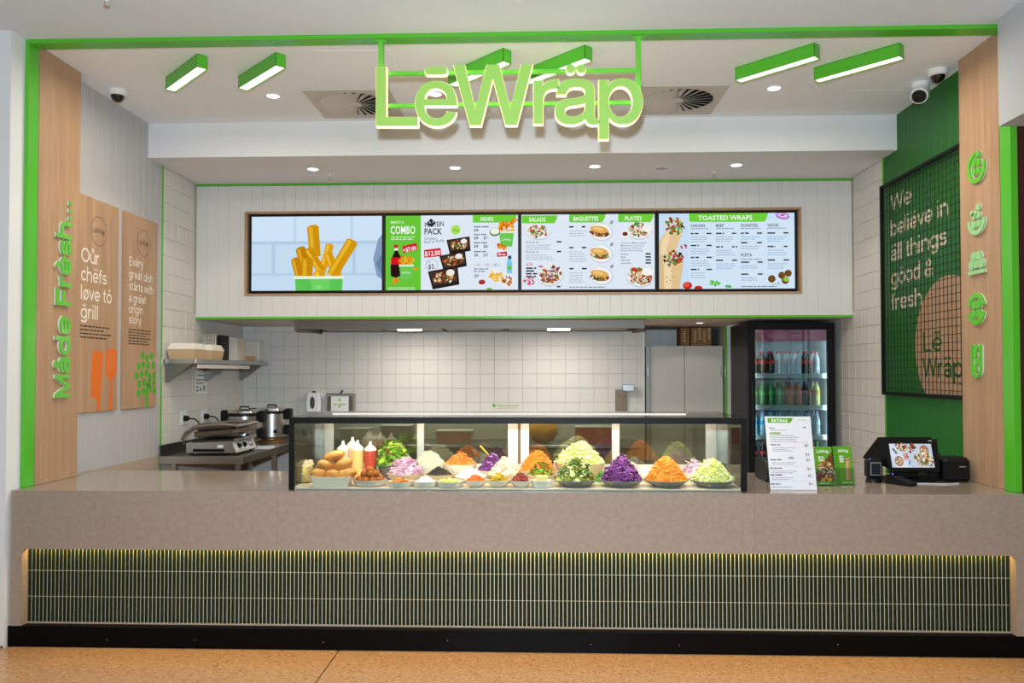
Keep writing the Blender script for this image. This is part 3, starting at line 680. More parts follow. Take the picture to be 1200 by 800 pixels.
# ------------------------------------------------------------------ the hanging sign
YS = .075
FACE = pmat('sign_face_green', (162, 212, 98), .4); HALO = emat('sign_halo', (255, 224, 172), 2.5); SGREEN = pmat('sign_frame_green', (104, 200, 60), .3)
sg = thing('hanging_sign', 'large halo-lit lime green shop sign letters hung from the green beam', 'sign', (0, YS+.05, 2.98))
def glyph(loops, ox=430):
    """outlines traced in photo pixels x 5.335 from (ox, 30), stood up in the sign's plane"""
    ls = []
    for lp in loops:
        q = []
        for x, y in lp: c = at(ox+x/5.335, 30+y/5.335, YS); q.append((c.x, c.z))
        ls.append(q)
    f = solid(MB(), ls, (0, YS, 0), XV, ZV, .004).build('letter_face', FACE, sg)
    solid(MB(), [grow(l, .0018 if k == 0 else -.0018) for k, l in enumerate(ls)], (0, YS+.0045, 0), XV, ZV, .042).build('letter_body', HALO, f)
def ellp(cx, cy, rx, ry, n=36): return [(cx+rx*math.cos(2*PI*i/n), cy+ry*math.sin(2*PI*i/n)) for i in range(n)]
glyph([[(57, 257), (120, 257), (120, 570), (318, 570), (318, 626), (57, 626)]])
glyph([path((562, 499), ('l', 562, 478), ('c', 560, 395, 510, 343, 432, 343), ('c', 352, 343, 302, 400, 302, 485), ('c', 302, 572, 354, 627, 434, 627), ('c', 500, 627, 547, 592, 559, 540), ('l', 500, 535), ('c', 490, 566, 465, 579, 434, 579), ('c', 390, 579, 362, 551, 360, 499)),
       path((361, 460), ('c', 364, 418, 392, 392, 431, 392), ('c', 472, 392, 500, 420, 501, 460))])
glyph([[(540, 247), (612, 247), (678, 522), (748, 243), (828, 243), (896, 520), (965.6, 240), (1035.6, 240), (938.6, 619), (866, 619), (787, 330), (713, 622), (642, 622)]])
glyph([path((188, 342), ('l', 245, 342), ('l', 245, 378), ('c', 265, 345, 295, 330, 346, 334), ('l', 346, 394), ('c', 285, 388, 249, 405, 249, 468), ('l', 249, 612), ('l', 188, 612))], 590)
glyph([path((332, 430), ('c', 334, 350, 388, 330, 455, 330), ('c', 540, 330, 570, 358, 570, 420), ('l', 570, 555), ('c', 570, 580, 578, 590, 600, 587), ('l', 600, 612), ('c', 590, 617, 575, 619, 562, 619), ('c', 532, 619, 517, 606, 513, 582), ('c', 490, 605, 455, 617, 418, 617), ('c', 358, 617, 322, 586, 322, 535), ('c', 322, 478, 360, 460, 425, 453), ('c', 490, 447, 512, 442, 512, 417), ('c', 512, 392, 490, 384, 455, 384), ('c', 418, 384, 396, 396, 392, 430)),
       path((511, 482), ('c', 495, 494, 465, 495, 440, 499), ('c', 402, 504, 384, 512, 384, 536), ('c', 384, 558, 402, 568, 430, 568), ('c', 482, 568, 511, 545, 511, 505))], 590)
glyph([path((597, 338), ('l', 655, 338), ('l', 655, 374), ('c', 675, 345, 705, 328, 748, 328), ('c', 822, 328, 871, 388, 871, 474), ('c', 871, 562, 822, 617, 750, 617), ('c', 708, 617, 680, 602, 659, 574), ('l', 659, 708), ('l', 597, 708)), ellp(733, 474, 75, 97)], 590)
def shape_letter(pts):
    a = MB().prism(pts, (0, YS, 0), XV, ZV, .004).build('letter_mark', FACE, sg)
    cx = sum(p[0] for p in pts)/len(pts); cz = sum(p[1] for p in pts)/len(pts); k = 1.03
    MB().prism([(cx+(p[0]-cx)*k, cz+(p[1]-cz)*k) for p in pts], (0, YS+.0045, 0), XV, ZV, .042).build('letter_body', HALO, a)
a = at(497.9, 87.2, YS); b = at(524.1, 78.2, YS); r = .018; pts = []
for (cx, cz, a0) in ((b.x-r, a.z+r, -PI/2), (b.x-r, b.z-r, 0), (a.x+r, b.z-r, PI/2), (a.x+r, a.z+r, PI)):
    for i in range(6): an = a0+PI/2*i/5; pts.append((cx+r*math.cos(an), cz+r*math.sin(an)))
shape_letter(pts)
for px in (668.7, 681.3):
    c = at(px, 80.2, YS); shape_letter([(c.x+.0265*math.cos(2*PI*i/24), c.z+.0265*math.sin(2*PI*i/24)) for i in range(24)])
ry0, ry1 = YS+.048, YS+.075
def rail(x0, y0, x1, y1, th=.022):
    a = at(x0, y0, ry0); b = at(x1, y1, ry0); zz = (a.z+b.z)/2; bx('rail', SGREEN, sg, a.x, b.x, ry0, ry1, zz-th/2, zz+th/2, .001)
rail(450, 85.5, 748, 81.5); rail(446, 123.5, 748, 119.5)
for px, pyb in ((445.8, 100), (748.6, 112)):
    c = at(px, pyb, ry0); bx('hanger', SGREEN, sg, c.x-.014, c.x+.014, ry0+.0005, ry1+.012, c.z, ZC-.026, .001)
    bx('hanger_plate', SGREEN, sg, c.x-.035, c.x+.035, ry0-.005, ry1+.02, ZC-.034, ZC-.0265, .001)

# ------------------------------------------------------------------ left wall: raised lettering and two oak posters
YV = (0, 1, 0); YN = (0, -1, 0)
rl = thing('wall_lettering', 'raised lime green words Made Fresh running up the oak panel', 'lettering', (XWL, .45, 1.44))
word = 'Måde Frèsh...'; vs, fs = grot(word, .125); x0 = min(v[0] for v in vs); x1 = max(v[0] for v in vs); sc = (2.725-1.44)/(x1-x0); sy = .150/.72
pen = 0
for ch in word:
    if ch == ' ': pen += .26; continue
    gv, gf = grot(ch, .125); adv = (.49 if ch == 'ů' else _glyph(_ACC.get(ch, (ch, 0))[0])[1])+.045
    def slab(x_in, x_out):
        """each stroke of the letter as one closed bar; strokes stagger by a hair so that their faces never coincide"""
        mb = MB(); st = []
        for f_ in gf:
            if st and st[-1][-1][2] == f_[3]: st[-1].append(f_)
            else: st.append([f_])
        for k_, fl in enumerate(st):
            P_ = lambda x, i: (x, .517-gv[i][1]*sy, 1.44+(gv[i][0]+pen-x0)*sc); dx = -.0004*k_
            ring_ = [[P_(x_out+dx, f_[3]), P_(x_out+dx, f_[0]), P_(x_in, f_[0]), P_(x_in, f_[3])] for f_ in fl]; f_ = fl[-1]; ring_.append([P_(x_out+dx, f_[2]), P_(x_out+dx, f_[1]), P_(x_in, f_[1]), P_(x_in, f_[2])])
            mb.ring([r_[::-1] for r_ in ring_])
        return mb
    lt = slab(XWL+.0125, XWL+.020).build('letter', GREENR, rl)
    slab(XWL+.0002, XWL+.012).build('letter_spacer', pmat('icon_edge_white', (222, 228, 214), .5), lt)
    pen += adv

PRINT = attr_mat('matt_print', .55, .3)
def logo_ring(fa, x, y, r, c, t=.004):
    fa.ringe(x, y, r, r, t, c); fa.grot('LëWräp', x, y-.018, .04, c, 'c', w=r*1.5, t=.09)
def poster(y0, y1, label, art):
    t = thing('wall_poster', label, 'poster', (XL, (y0+y1)/2, 1.323), 'oak posters on the white boarded wall')
    MB().box(XL, XL+.018, y0, y1, 1.323, 2.838, .001).build('board', OAK, t)
    fa = FA(); art(fa, y1-y0)
    for g in dict.fromkeys(fa.gr):
        sub = FA(); its = [it for it, k in zip(fa.items, fa.gr) if k == g]; lo = min(it[3] for it in its); sub.items = [it[:3]+(it[3]-lo,) for it in its]; sub.build(g.split('#')[0], PRINT, t, (XL+.0182, y0, 1.323), YV, ZV, eps=.00002)
Wt = (232, 226, 216); K = (52, 44, 40)
def art1(f, w):
    f.g = 'logo'; logo_ring(f, .262, 1.292, .105, K)
    for i, s in enumerate(('Oůr', 'chëfs', 'løve tó', 'ğrill')): f.g = 'slogan_line#%d' % i; f.grot(s, .045, 1.048-i*.131, .1, Wt, w=(.225, .325, .395, .215)[i], t=.092)
    f.g = 'small_print'; f.lines(.042, .598, .42, 4, .026, .010, K, R)
    o = (226, 112, 34); g = lambda *a: [((x-38)/497+.012, (700-y)/946) for x, y in a]
    f.g = 'knife_shape'; f.poly(g((160, 700), (165, 650), (158, 625), (140, 605), (120, 596), (124, 400), (132, 287), (188, 290), (198, 300), (199, 320), (186, 560), (183, 700)), o)
    f.g = 'fork_shape'; f.poly(g((240, 696), (245, 560), (246, 500), (236, 478), (218, 452), (214, 425), (216, 285), (228, 271), (282, 271), (292, 284), (291, 420), (284, 450), (264, 480), (258, 500), (260, 560), (262, 696)), o)
    for sx in (236, 254, 272): f.poly(g((sx, 300), (sx+2.5, 300), (sx+2.5, 420), (sx, 420)), (206, 150, 104))
def art2(f, w):
    f.g = 'logo'; logo_ring(f, .30, 1.312, .106, K)
    for i, s in enumerate(('Evëry', 'greăt dish', 'stårts with', 'a grĕat', 'orîgin', 'story')): f.g = 'slogan_line#%d' % i; f.grot(s, .08, (1.108, 1.01, .917, .826, .74, .658)[i], .068, Wt, w=(.215, .375, .385, .26, .215, .19)[i], t=.092)
    f.g = 'small_print'; f.lines(.075, .607, .375, 6, .0215, .009, K, R)
    g = (84, 172, 44); q = lambda x, y: ((x-338)/227*.53, (676-y)/848)
    for x, y in ((467, 325), (497, 342), (527, 326), (440, 398), (472, 386), (505, 390), (540, 388), (427, 460), (461, 450), (493, 443), (517, 468), (547, 458), (445, 515), (478, 505), (512, 512), (546, 508), (440, 577), (475, 567), (522, 550), (552, 562)):
        c = q(x, y); f.g = 'leaf_shape#%d' % (x*1000+y); f.ell(c[0], c[1], .031, .031, g, 14)
    f.g = 'trunk_shape'; f.poly([q(488, 676), q(488, 515), q(507, 515), q(508, 676)], g)
poster(.735, 1.268, 'oak poster with white slogan above orange knife and fork shapes', art1)
poster(1.344, 1.874, 'oak poster with white slogan above a green broccoli tree shape', art2)

# ------------------------------------------------------------------ right wall: mesh panel over the painted slogan, five icons
mp = thing('mesh_panel', 'black square wire mesh panel hung before the dark green wall', 'mesh panel', (2.86, 1.35, 1.42))
my0, my1, mz0, mz1, mx = .69, 1.952, 1.42, 3.108, 2.845
for (a, b, c0, d) in ((my0, my1, mz0, mz0+.026), (my0, my1, mz1-.026, mz1)): bx('rail', BLACK, mp, mx-.013, mx+.013, a, b, c0, d, .002)
for a in (my0, my1-.026): bx('stile', BLACK, mp, mx-.013, mx+.013, a, a+.026, mz0+.026, mz1-.026, .002)
WIRE = pmat('black_wire', (16, 18, 18), .45)
ny = 23; srcw = None
for k in range(1, ny):
    yy = my0+(my1-my0)*k/ny
    if srcw is None: srcw = (MB().tube([(mx-.002, yy, mz0+.01), (mx-.002, yy, mz1-.01)], .0026, 6).build('wire', WIRE, mp), yy)
    else: inst(srcw[0], mp, (0, yy-srcw[1], 0))
nz = 31; srcw = None
for k in range(1, nz):
    zz = mz0+(mz1-mz0)*k/nz
    if srcw is None: srcw = (MB().tube([(mx+.002, my0+.01, zz), (mx+.002, my1-.01, zz)], .0026, 6).build('wire', WIRE, mp), zz)
    else: inst(srcw[0], mp, (0, 0, zz-srcw[1]))
for yy in (my0+.1, my1-.1):
    for zz in (mz0+.1, mz1-.1): MB().tube([(mx, yy, zz), (XR, yy, zz)], .006, 8).build('standoff', STEEL, mp)
sl = thing('painted_slogan', 'cream slogan and timber logo disc on the dark green wall', 'wall graphic', (XR, 1.3, 1.42))
CR = (204, 192, 168)
def slogan(s, zz, h, wd):
    vs, fs = grot(s, .118); k = wd/(max(v[0] for v in vs)-min(v[0] for v in vs)); x = -1.865
    for wo in s.split(' '):
        gv = grot(wo, .118)[0]; ww = (max(v[0] for v in gv)-min(v[0] for v in gv))*k
        FA().grot(wo, x, zz, h, CR, w=ww, t=.118).build('slogan_word', PRINT, sl, (XR-.0005, 0, 0), YN, ZV, eps=.00002); x += ww+.31*k
for s, zz, h, wd in (('We', 2.885, .13, .37), ('beliëve in', 2.68, .13, .895), ('äll things', 2.485, .13, .885), ('göod &', 2.29, .13, .69), ('fresh.', 2.095, .13, .55)): slogan(s, zz, h, wd)
# timber slat disc: each slat cut to the circle
DC = (.97, 1.79); DR = .475
k = 0; yy = .70
while yy < DC[0]+DR-.005:
    y1 = min(yy+.038, DC[0]+DR); f = lambda y: math.sqrt(max(DR*DR-(y-DC[0])**2, 0)); q = [yy+(y1-.002-yy)*i/4 for i in range(5)]
    pts = [(-y, DC[1]+f(y)) for y in q][::1]+[(-y, max(DC[1]-f(y), 1.43)) for y in q[::-1]]
    MB().prism(pts, (XR-.012, 0, 0), YN, ZV, .011).build('slat', OAK, sl); yy = y1
fa = FA(); DGP = (34, 92, 36); fa.grot('Lē', -1.322, 1.745, .145, DGP, w=.275, t=.1); fa.grot('Wräp', -1.338, 1.562, .145, DGP, w=.56, t=.1); fa.build('logo_lettering', PRINT, sl, (XR-.0122, 0, 0), YN, ZV, eps=.00002)

ICW = pmat('icon_edge_white', (222, 228, 214), .5)
def arcband(cx, cy, rx, ry, th, a0, a1, n=22):
    o = [(cx+rx*math.cos(a0+(a1-a0)*i/n), cy+ry*math.sin(a0+(a1-a0)*i/n)) for i in range(n+1)]
    return o+[(cx+(rx-th)*math.cos(a0+(a1-a0)*i/n), cy+(ry-th)*math.sin(a0+(a1-a0)*i/n)) for i in range(n, -1, -1)]
def disc(cx, cy, r, n=14): return [(cx+r*math.cos(2*PI*i/n), cy+r*math.sin(2*PI*i/n)) for i in range(n)]
def icon(y, z, label, shapes, pale=False):
    t = thing('food_icon', label, 'wall icon', (XWR, y, z), 'green food icons up the oak panel')
    for p in shapes:
        a = MB().prism(p, (XWR-.018, y, z), YN, ZV, .010).build('icon_face', pmat('icon_mint', (150, 206, 140), .35) if pale else GREENR, t)
        MB().prism(p, (XWR-.008, y, z), YN, ZV, .0075).build('icon_spacer', ICW, a)
four = lambda d, r, y0=0: [disc(-d, d+y0, r), disc(d, d+y0, r), disc(-d, -d+y0, r), disc(d, -d+y0, r)]
icon(.42, 2.872, 'green icon of a round open wrap with four dots, topmost', [arcband(0, 0, .1, .1, .025, 1.75, 1.75+4.75), arcband(-.01, 0, .1, .1, .035, .95, 1.35)]+four(.026, .022)+[disc(0, .045, .016)])
icon(.428, 2.545, 'green icon of a half bowl filled with balls, second from the top', [arcband(0, 0, .1, .095, .03, -PI, 0)]+four(.027, .022)+[disc(-.045, .045, .02), disc(.02, .075, .022), disc(0, .03, .015)], True)
icon(.434, 2.268, 'green icon of balls heaped on a flat plate, third from the top', [[(-.09, -.06), (.09, -.06), (.09, -.035), (-.09, -.035)], disc(-.055, 0, .03), disc(0, .005, .03), disc(.055, 0, .03), disc(-.028, .05, .03), disc(.03, .05, .03)], True)
icon(.441, 1.992, 'green icon of a round wrap split at both sides, fourth from the top', [arcband(0, 0, .095, .1, .03, .25, PI-.25), arcband(0, 0, .095, .1, .03, PI+.25, 2*PI-.25)]+[disc(-.022, .025, .026), disc(.024, .025, .026), disc(-.03, -.028, .026), disc(.03, -.028, .026)])
icon(.449, 1.668, 'green icon of an upright filled roll, lowest of the column', [[(-.06, .1)]+[(-.06*math.cos(PI*i/14), -.045-.06*math.sin(PI*i/14)) for i in range(15)]+[(.06, .1), (.04, .1)]+[(.04*math.cos(PI*i/14), -.045-.038*math.sin(PI*i/14)) for i in range(15)]+[(-.04, .1)], disc(0, .085, .022), disc(-.014, .04, .022), disc(.012, -.002, .022), disc(-.012, -.045, .022)])
# ------------------------------------------------------------------ the four menu screens
SCR = attr_mat('lit_screen', emission=1.0)
BG = (206, 224, 240); BG2 = (222, 232, 244); LG = (112, 206, 60); DK = (40, 44, 52); RED = (214, 30, 50); GY = (120, 130, 146)
FOOD = [(150, 84, 48), (206, 150, 84), (90, 120, 50), (222, 200, 160), (120, 50, 34), (232, 220, 196), (196, 80, 40)]
def screen(x0, x1, label, zb, art, grp='menu screens in the oak-lined recess'):
    z0, z1 = 2.360, 3.051; ys = 2.70
    t = thing('menu_screen', label, 'screen', ((x0+x1)/2, ys, z0), grp)
    b = .016
    MB().box(x0-b, x1+b, ys+.004, YB+.119, z0-b, z1+b, .003).build('casing', BLACK, t)
    for (a, c, d, e) in ((x0-b, x1+b, z1, z1+b), (x0-b, x1+b, z0-b, z0), (x0-b, x0, z0, z1), (x1, x1+b, z0, z1)): bx('bezel', BLACKP, t, a, c, ys-.012, ys+.004, d, e)
    fa = FA(-1); zx0, zx1, zy0, zy1 = zb; art(fa, *zb)
    sx, sy = (x1-x0)/(zx1-zx0), (z1-z0)/(zy1-zy0)
    fa.build('screen_image', SCR, t, (x0-zx0*sx, ys+.0038, z1+zy0*sy), (sx, 0, 0), (0, 0, -sy), N=(0, -1, 0), eps=.00004)
rs = random.Random(3)
def scr1(f, a, b, c, d):
    f.rect(a, c, b, d, (196, 220, 240)); f.rect(a, c, b, c+105, (206, 228, 246))
    for x in (140, 470): f.rect(x, 200, x+14, 318, (178, 202, 226))
    for x in (230, 560-98): f.rect(x, c, x+10, 186, (190, 212, 234))
    f.rect(a, 186, b, 200, (180, 204, 228)); f.rect(a, 318, b, 328, (182, 206, 230))
    f.poly([(555, 260), (575, 180), (592, 160), (592, 345), (570, 330)], (132, 158, 186)); f.poly([(565, 280), (592, 240), (592, 330)], (104, 132, 160))
    def fry(x0, y0, x1, y1, w, col, lite, tip=True):
        dx, dy = x1-x0, y1-y0; L = math.hypot(dx, dy); nx, ny = -dy/L*w/2, dx/L*w/2
        tipp = [(x1-nx*1.05, y1-ny*1.05), (x1-nx*.5+dx/L*7, y1-ny*.5+dy/L*7), (x1+nx*.5+dx/L*9, y1+ny*.5+dy/L*9), (x1+nx*1.05, y1+ny*1.05)]
        f.poly([(x0+nx, y0+ny), (x0-nx, y0-ny)]+tipp, col); f.poly([(x0-nx*.1, y0-ny*.1), (x0-nx*.75, y0-ny*.75), (x1-nx*.75, y1-ny*.75), (x1-nx*.1, y1-ny*.1)], lite)
        f.speck((x0+x1)/2, (y0+y1)/2, w*.32, L*.42, 14, 2, [(150, 96, 8), (188, 128, 10)], rs, math.atan2(dy, dx)-PI/2)
    fry(318, 250, 308, 128, 46, (206, 146, 14), (228, 176, 40)); fry(252, 330, 235, 262, 32, (196, 132, 10), (222, 168, 34)); fry(290, 335, 258, 218, 40, (190, 126, 8), (220, 164, 30))
    fry(350, 300, 378, 205, 32, (222, 160, 20), (238, 190, 60)); fry(405, 330, 372, 240, 34, (214, 152, 16), (236, 186, 52)); fry(415, 335, 410, 275, 26, (222, 164, 24), (240, 196, 64))
    fry(385, 330, 470, 190, 46, (210, 150, 14), (232, 182, 44)); fry(350, 320, 292, 222, 34, (206, 144, 12), (234, 184, 48)); fry(285, 345, 286, 262, 46, (200, 138, 12), (226, 174, 40)); fry(340, 340, 335, 312, 46, (222, 160, 20), (242, 198, 60))
    f.poly([(232, 330), (436, 330), (436, 342), (232, 342)], (228, 244, 220)); f.poly([(236, 342), (432, 342), (430, 390), (240, 390)], (92, 196, 84)); f.poly([(300, 342), (380, 342), (376, 390), (306, 390)], (108, 208, 98)); f.ell(334, 376, 14, 8, (132, 222, 116))
def bowl_pic(f, x, y, rx, ry, cols, rot=0, n=60, plate=(236, 238, 240)):
    f.ell(x, y, rx, ry, (196, 204, 214), 24, rot); f.ell(x, y-ry*.06, rx*.96, ry*.93, plate, 24, rot); f.speck(x, y-ry*.08, rx*.82, ry*.76, n, rx*.13, cols, rs, rot)
def tray_pic(f, x, y, w, h, rot, cols):
    c, s = math.cos(rot), math.sin(rot); q = lambda u, v: (x+u*c-v*s, y+u*s+v*c)
    f.poly([q(-w, -h), q(w, -h), q(w*.9, h), q(-w*.9, h)], (36, 32, 30)); f.poly([q(-w*.9, -h*.85), q(w*.9, -h*.85), q(w*.8, h*.62), q(-w*.8, h*.62)], (70, 52, 40)); f.speck(*q(0, -h*.1), w*.76, h*.66, 55, w*.12, cols, rs, rot); f.ell(*q(w*.45, -h*.45), w*.28, h*.35, (238, 234, 224), 14, rot)
def banner(f, x0, x1, y0, y1, s, h, w=None, tx=None):
    f.poly([(x0, y0), (x1, y0), (x1-6, y0+8), (x1-3, y0+10), (x1-14, y1-3), (x1-18, y1), (x0+4, y1-1), (x0, y1-5)], LG); f.text(s, tx if tx else (x0+x1)/2, y1-(y1-y0-h)/2, h, (246, 250, 246), 'c', .03, w=w)
def scr2(f, a, b, c, d):
    f.rect(a, c, b, d, BG2); f.rect(a, c, 755, d, (104, 196, 56))
    f.text('MAKE IT A', 632, 112, 11, (240, 250, 236), w=52, off=.02); f.text('COMBO', 630, 155, 34, (246, 252, 244), w=102, off=.03)
    f.lines(632, 166, 100, 2, 9, 4, (214, 240, 200), rs, .1); f.lines(620, 376, 120, 2, 7, 3, (214, 240, 200), rs, .1)
    f.poly([(632, 330), (630, 290), (634, 258), (646, 230), (648, 212), (660, 212), (662, 230), (672, 250), (675, 290), (672, 328), (652, 336)], (40, 20, 18)); f.rect(632, 252, 673, 282, (206, 24, 34)); f.ell(652, 206, 10, 7, (206, 24, 34)); f.rect(646, 213, 661, 224, (226, 230, 230))
    def cup(x, y, k):
        f.speck(x, y-18*k, 30*k, 22*k, 60, 8*k, [(236, 140, 20), (246, 176, 50), (214, 104, 10)], rs); f.poly([(x-29*k, y), (x+29*k, y), (x+22*k, y+58*k), (x-22*k, y+58*k)], (108, 200, 84)); f.rect(x-30*k, y-3*k, x+30*k, y+5*k, (216, 240, 206)); f.text('LëWrap', x, y+34*k, 9*k, (240, 250, 240), 'c', w=34*k)
    cup(695, 285, 1); f.speck(735, 300, 12, 6, 12, 5, [(236, 150, 30)], rs); f.speck(650, 348, 18, 9, 26, 6, [(236, 150, 30), (206, 110, 20)], rs, -.5)
    f.poly([(678, 206), (738, 192), (741, 222), (681, 235)], RED); f.text('+$7.00', 710, 226, 17, (255, 255, 255), 'c', .03, w=54, rot=-.2)
    # protein pack
    f.ell(797, 102, 8, 8, DK); f.poly([(780, 112), (786, 100), (790, 112), (804, 112), (808, 100), (814, 112), (806, 124), (788, 124)], DK)
    f.text('PROTEIN', 772, 130, 21, DK, w=78, off=.03, rot=-.08); f.text('PACK', 770, 158, 26, DK, w=72, off=.04)
    f.text('Chicken,', 770, 180, 12, GY, w=52, off=.015); f.text('Beef or Kofta', 770, 195, 12, GY, w=82, off=.015, rot=-.08)
    f.poly([(768, 222), (836, 214), (840, 248), (770, 254)], RED); f.text('$12.00', 804, 245, 20, (255, 255, 255), 'c', .03, w=62, rot=-.08)
    f.ell(898, 140, 20, 20, (168, 226, 92)); f.text('30g', 898, 146, 11, (70, 140, 30), 'c', w=24)
    tray_pic(f, 912, 204, 48, 30, -.15, FOOD); tray_pic(f, 890, 268, 54, 32, -.2, FOOD); tray_pic(f, 852, 338, 62, 38, -.18, FOOD)
    f.ringe(800, 285, 25, 24, 1.6, GY); f.text('ADD', 790, 276, 7, GY, 'c', w=18); f.text('$5', 798, 300, 20, DK, 'c', .02, w=24)
    # sides
    banner(f, 968, 1150, 80, 112, 'SIDES', 15, 54, 1026)
    for i, (y, p1, p2) in enumerate(((148, '4', None), (180, '4', '7'), (214, '4', '6'), (250, '6', '10'))):
        f.lines(972, y-22, 62, 1, 6, 5, GY, rs, .2); f.text('$'+p1, 974, y, 13, DK, w=16, off=.02)
        if p2: f.text('$'+p2, 1012, y, 13, DK, w=18, off=.02)
    cup(1106, 150, 1.05); f.ell(1058, 150, 22, 18, (76, 128, 60)); f.ell(1058, 147, 19, 14, (236, 240, 226)); f.speck(1140, 102, 14, 8, 12, 6, [(226, 130, 20)], rs, -.4); f.speck(1086, 210, 22, 9, 24, 7, [(232, 150, 40), (200, 104, 20)], rs, .5)
    f.poly([(1066, 236), (1108, 230), (1108, 250), (1068, 253)], RED); f.lines(1072, 240, 30, 1, 6, 6, (250, 240, 240), rs, .1)
    for i, ch in enumerate('FOR THE KIDS'): 
        if ch != ' ': f.text(ch, 974+i*9, 291, 12, [(240, 200, 60), (120, 200, 240), (240, 120, 160), (150, 210, 90)][i % 4], w=7.5, off=.03)
    f.lines(972, 300, 62, 2, 10, 4, GY, rs, .2); f.text('$9', 976, 336, 13, DK, w=16, off=.02)
    f.poly([(1108, 320), (1106, 280), (1112, 262), (1124, 262), (1130, 280), (1128, 322)], (128, 196, 226)); f.rect(1112, 248, 1126, 262, (60, 80, 110)); f.ell(1118, 298, 9, 9, (120, 190, 70))
    f.poly([(1020, 330), (1052, 298), (1146, 340), (1114, 384)], (236, 238, 240)); f.speck(1070, 336, 36, 20, 60, 8, [(238, 196, 90), (226, 170, 50), (246, 220, 140)], rs, .4); f.speck(1108, 350, 26, 18, 24, 7, [(200, 120, 60), (150, 70, 40)], rs, .5); f.ell(1006, 356, 14, 10, (150, 30, 36)); f.ell(1006, 353, 10, 5, (190, 60, 50)); f.ell(1036, 384, 12, 5, (110, 190, 60))
def scr3(f, a, b, c, d):
    f.rect(a, c, b, d, BG2); banner(f, 44, 190, 78, 110, 'SALADS', 17, 66, 106); banner(f, 234, 382, 75, 108, 'BAGUETTES', 17, 100, 301); banner(f, 430, 575, 75, 108, 'PLATES', 17, 66, 490)
    SAL = [(110, 150, 50), (190, 60, 40), (232, 214, 180), (140, 90, 60), (90, 120, 40), (196, 130, 70)]
    bowl_pic(f, 107, 143, 50, 33, SAL, .15, 80)
    for y in (188, 227): f.text('Salad', 58, y, 7, GY, w=52, off=.02); f.lines(184, y-7, 20, 1, 6, 6, DK, rs, .1); f.lines(60, y+8, 118, 3, 8, 3.2, (176, 186, 200), rs)
    f.rect(50, 256, 205, 257, (200, 208, 218))
    f.text('ADD:', 60, 280, 12, (206, 30, 80), w=30, off=.02, rot=-.06); f.lines(60, 286, 46, 4, 11, 6, DK, rs, .3); f.text('+$5', 48, 354, 30, (206, 30, 80), w=46, off=.04)
    f.poly([(110, 278), (126, 280), (130, 288), (124, 286), (112, 284)], (206, 30, 80))
    bowl_pic(f, 158, 318, 54, 44, [(150, 80, 40), (196, 120, 60), (120, 60, 110), (226, 210, 190), (90, 110, 40)], -.3, 110); f.lines(184, 360, 20, 1, 6, 6, DK, rs, .1)
    for i, y in enumerate((128, 211, 295)):
        f.lines(234, y-6, 18, 1, 6, 6, DK, rs, .1); f.lines(284, y-6, 20, 1, 6, 6, DK, rs, .1); f.lines(234, y+12, 70, 5 if i else 3, 9.5, 3.2, (172, 182, 198), rs)
        yy = (146, 234, 322)[i]; f.ell(362, yy, 48, 37, (206, 212, 220), 26, .15); f.ell(360, yy-2, 44, 33, (240, 242, 244), 26, .15); f.ell(404, yy-38, 6, 9, (150, 156, 166), 10, .6)
        f.ell(356, yy+3, 38, 17, (176, 108, 40), 22, .12); f.speck(354, yy+4, 38, 12, 50, 6, [(90, 130, 50), (226, 214, 190), (150, 60, 36), (70, 60, 40)], rs, .12); f.ell(354, yy-10, 36, 14, (226, 168, 84), 22, .16); f.ell(350, yy-13, 22, 7, (240, 198, 124), 16, .16)
    f.lines(234, 364, 150, 1, 6, 4, GY, rs, .05)
    bowl_pic(f, 515, 143, 50, 36, FOOD, 0, 90); f.ell(545, 132, 20, 16, (240, 240, 236)); f.ell(457, 157, 16, 14, (240, 240, 240)); f.ell(457, 155, 11, 8, (110, 40, 24)); f.speck(500, 116, 12, 6, 20, 5, [(80, 150, 50)], rs)
    for i, s in enumerate(('Choice of Meat, Grilled', 'Mushroom, Onion &', 'Capsicum, White or', 'Brown Rice & Salad.')): f.text(s, 440, 194+i*10, 6.5, (70, 96, 140), w=(100, 92, 84, 88)[i], off=.01)
    for i, s in enumerate(('Chicken', 'Beef', 'Schnitzel', 'Lamb Kofta')): f.text(s, 440, 238+i*12, 6.5, DK, w=(30, 20, 36, 40)[i], off=.02); f.lines(538, 232+i*12, 22, 1, 6, 6, DK, rs, .1)
    bowl_pic(f, 516, 328, 56, 40, FOOD, .1, 110); f.ell(546, 306, 24, 16, (242, 242, 238)); f.speck(500, 298, 24, 8, 30, 6, [(80, 150, 50), (200, 50, 40)], rs)
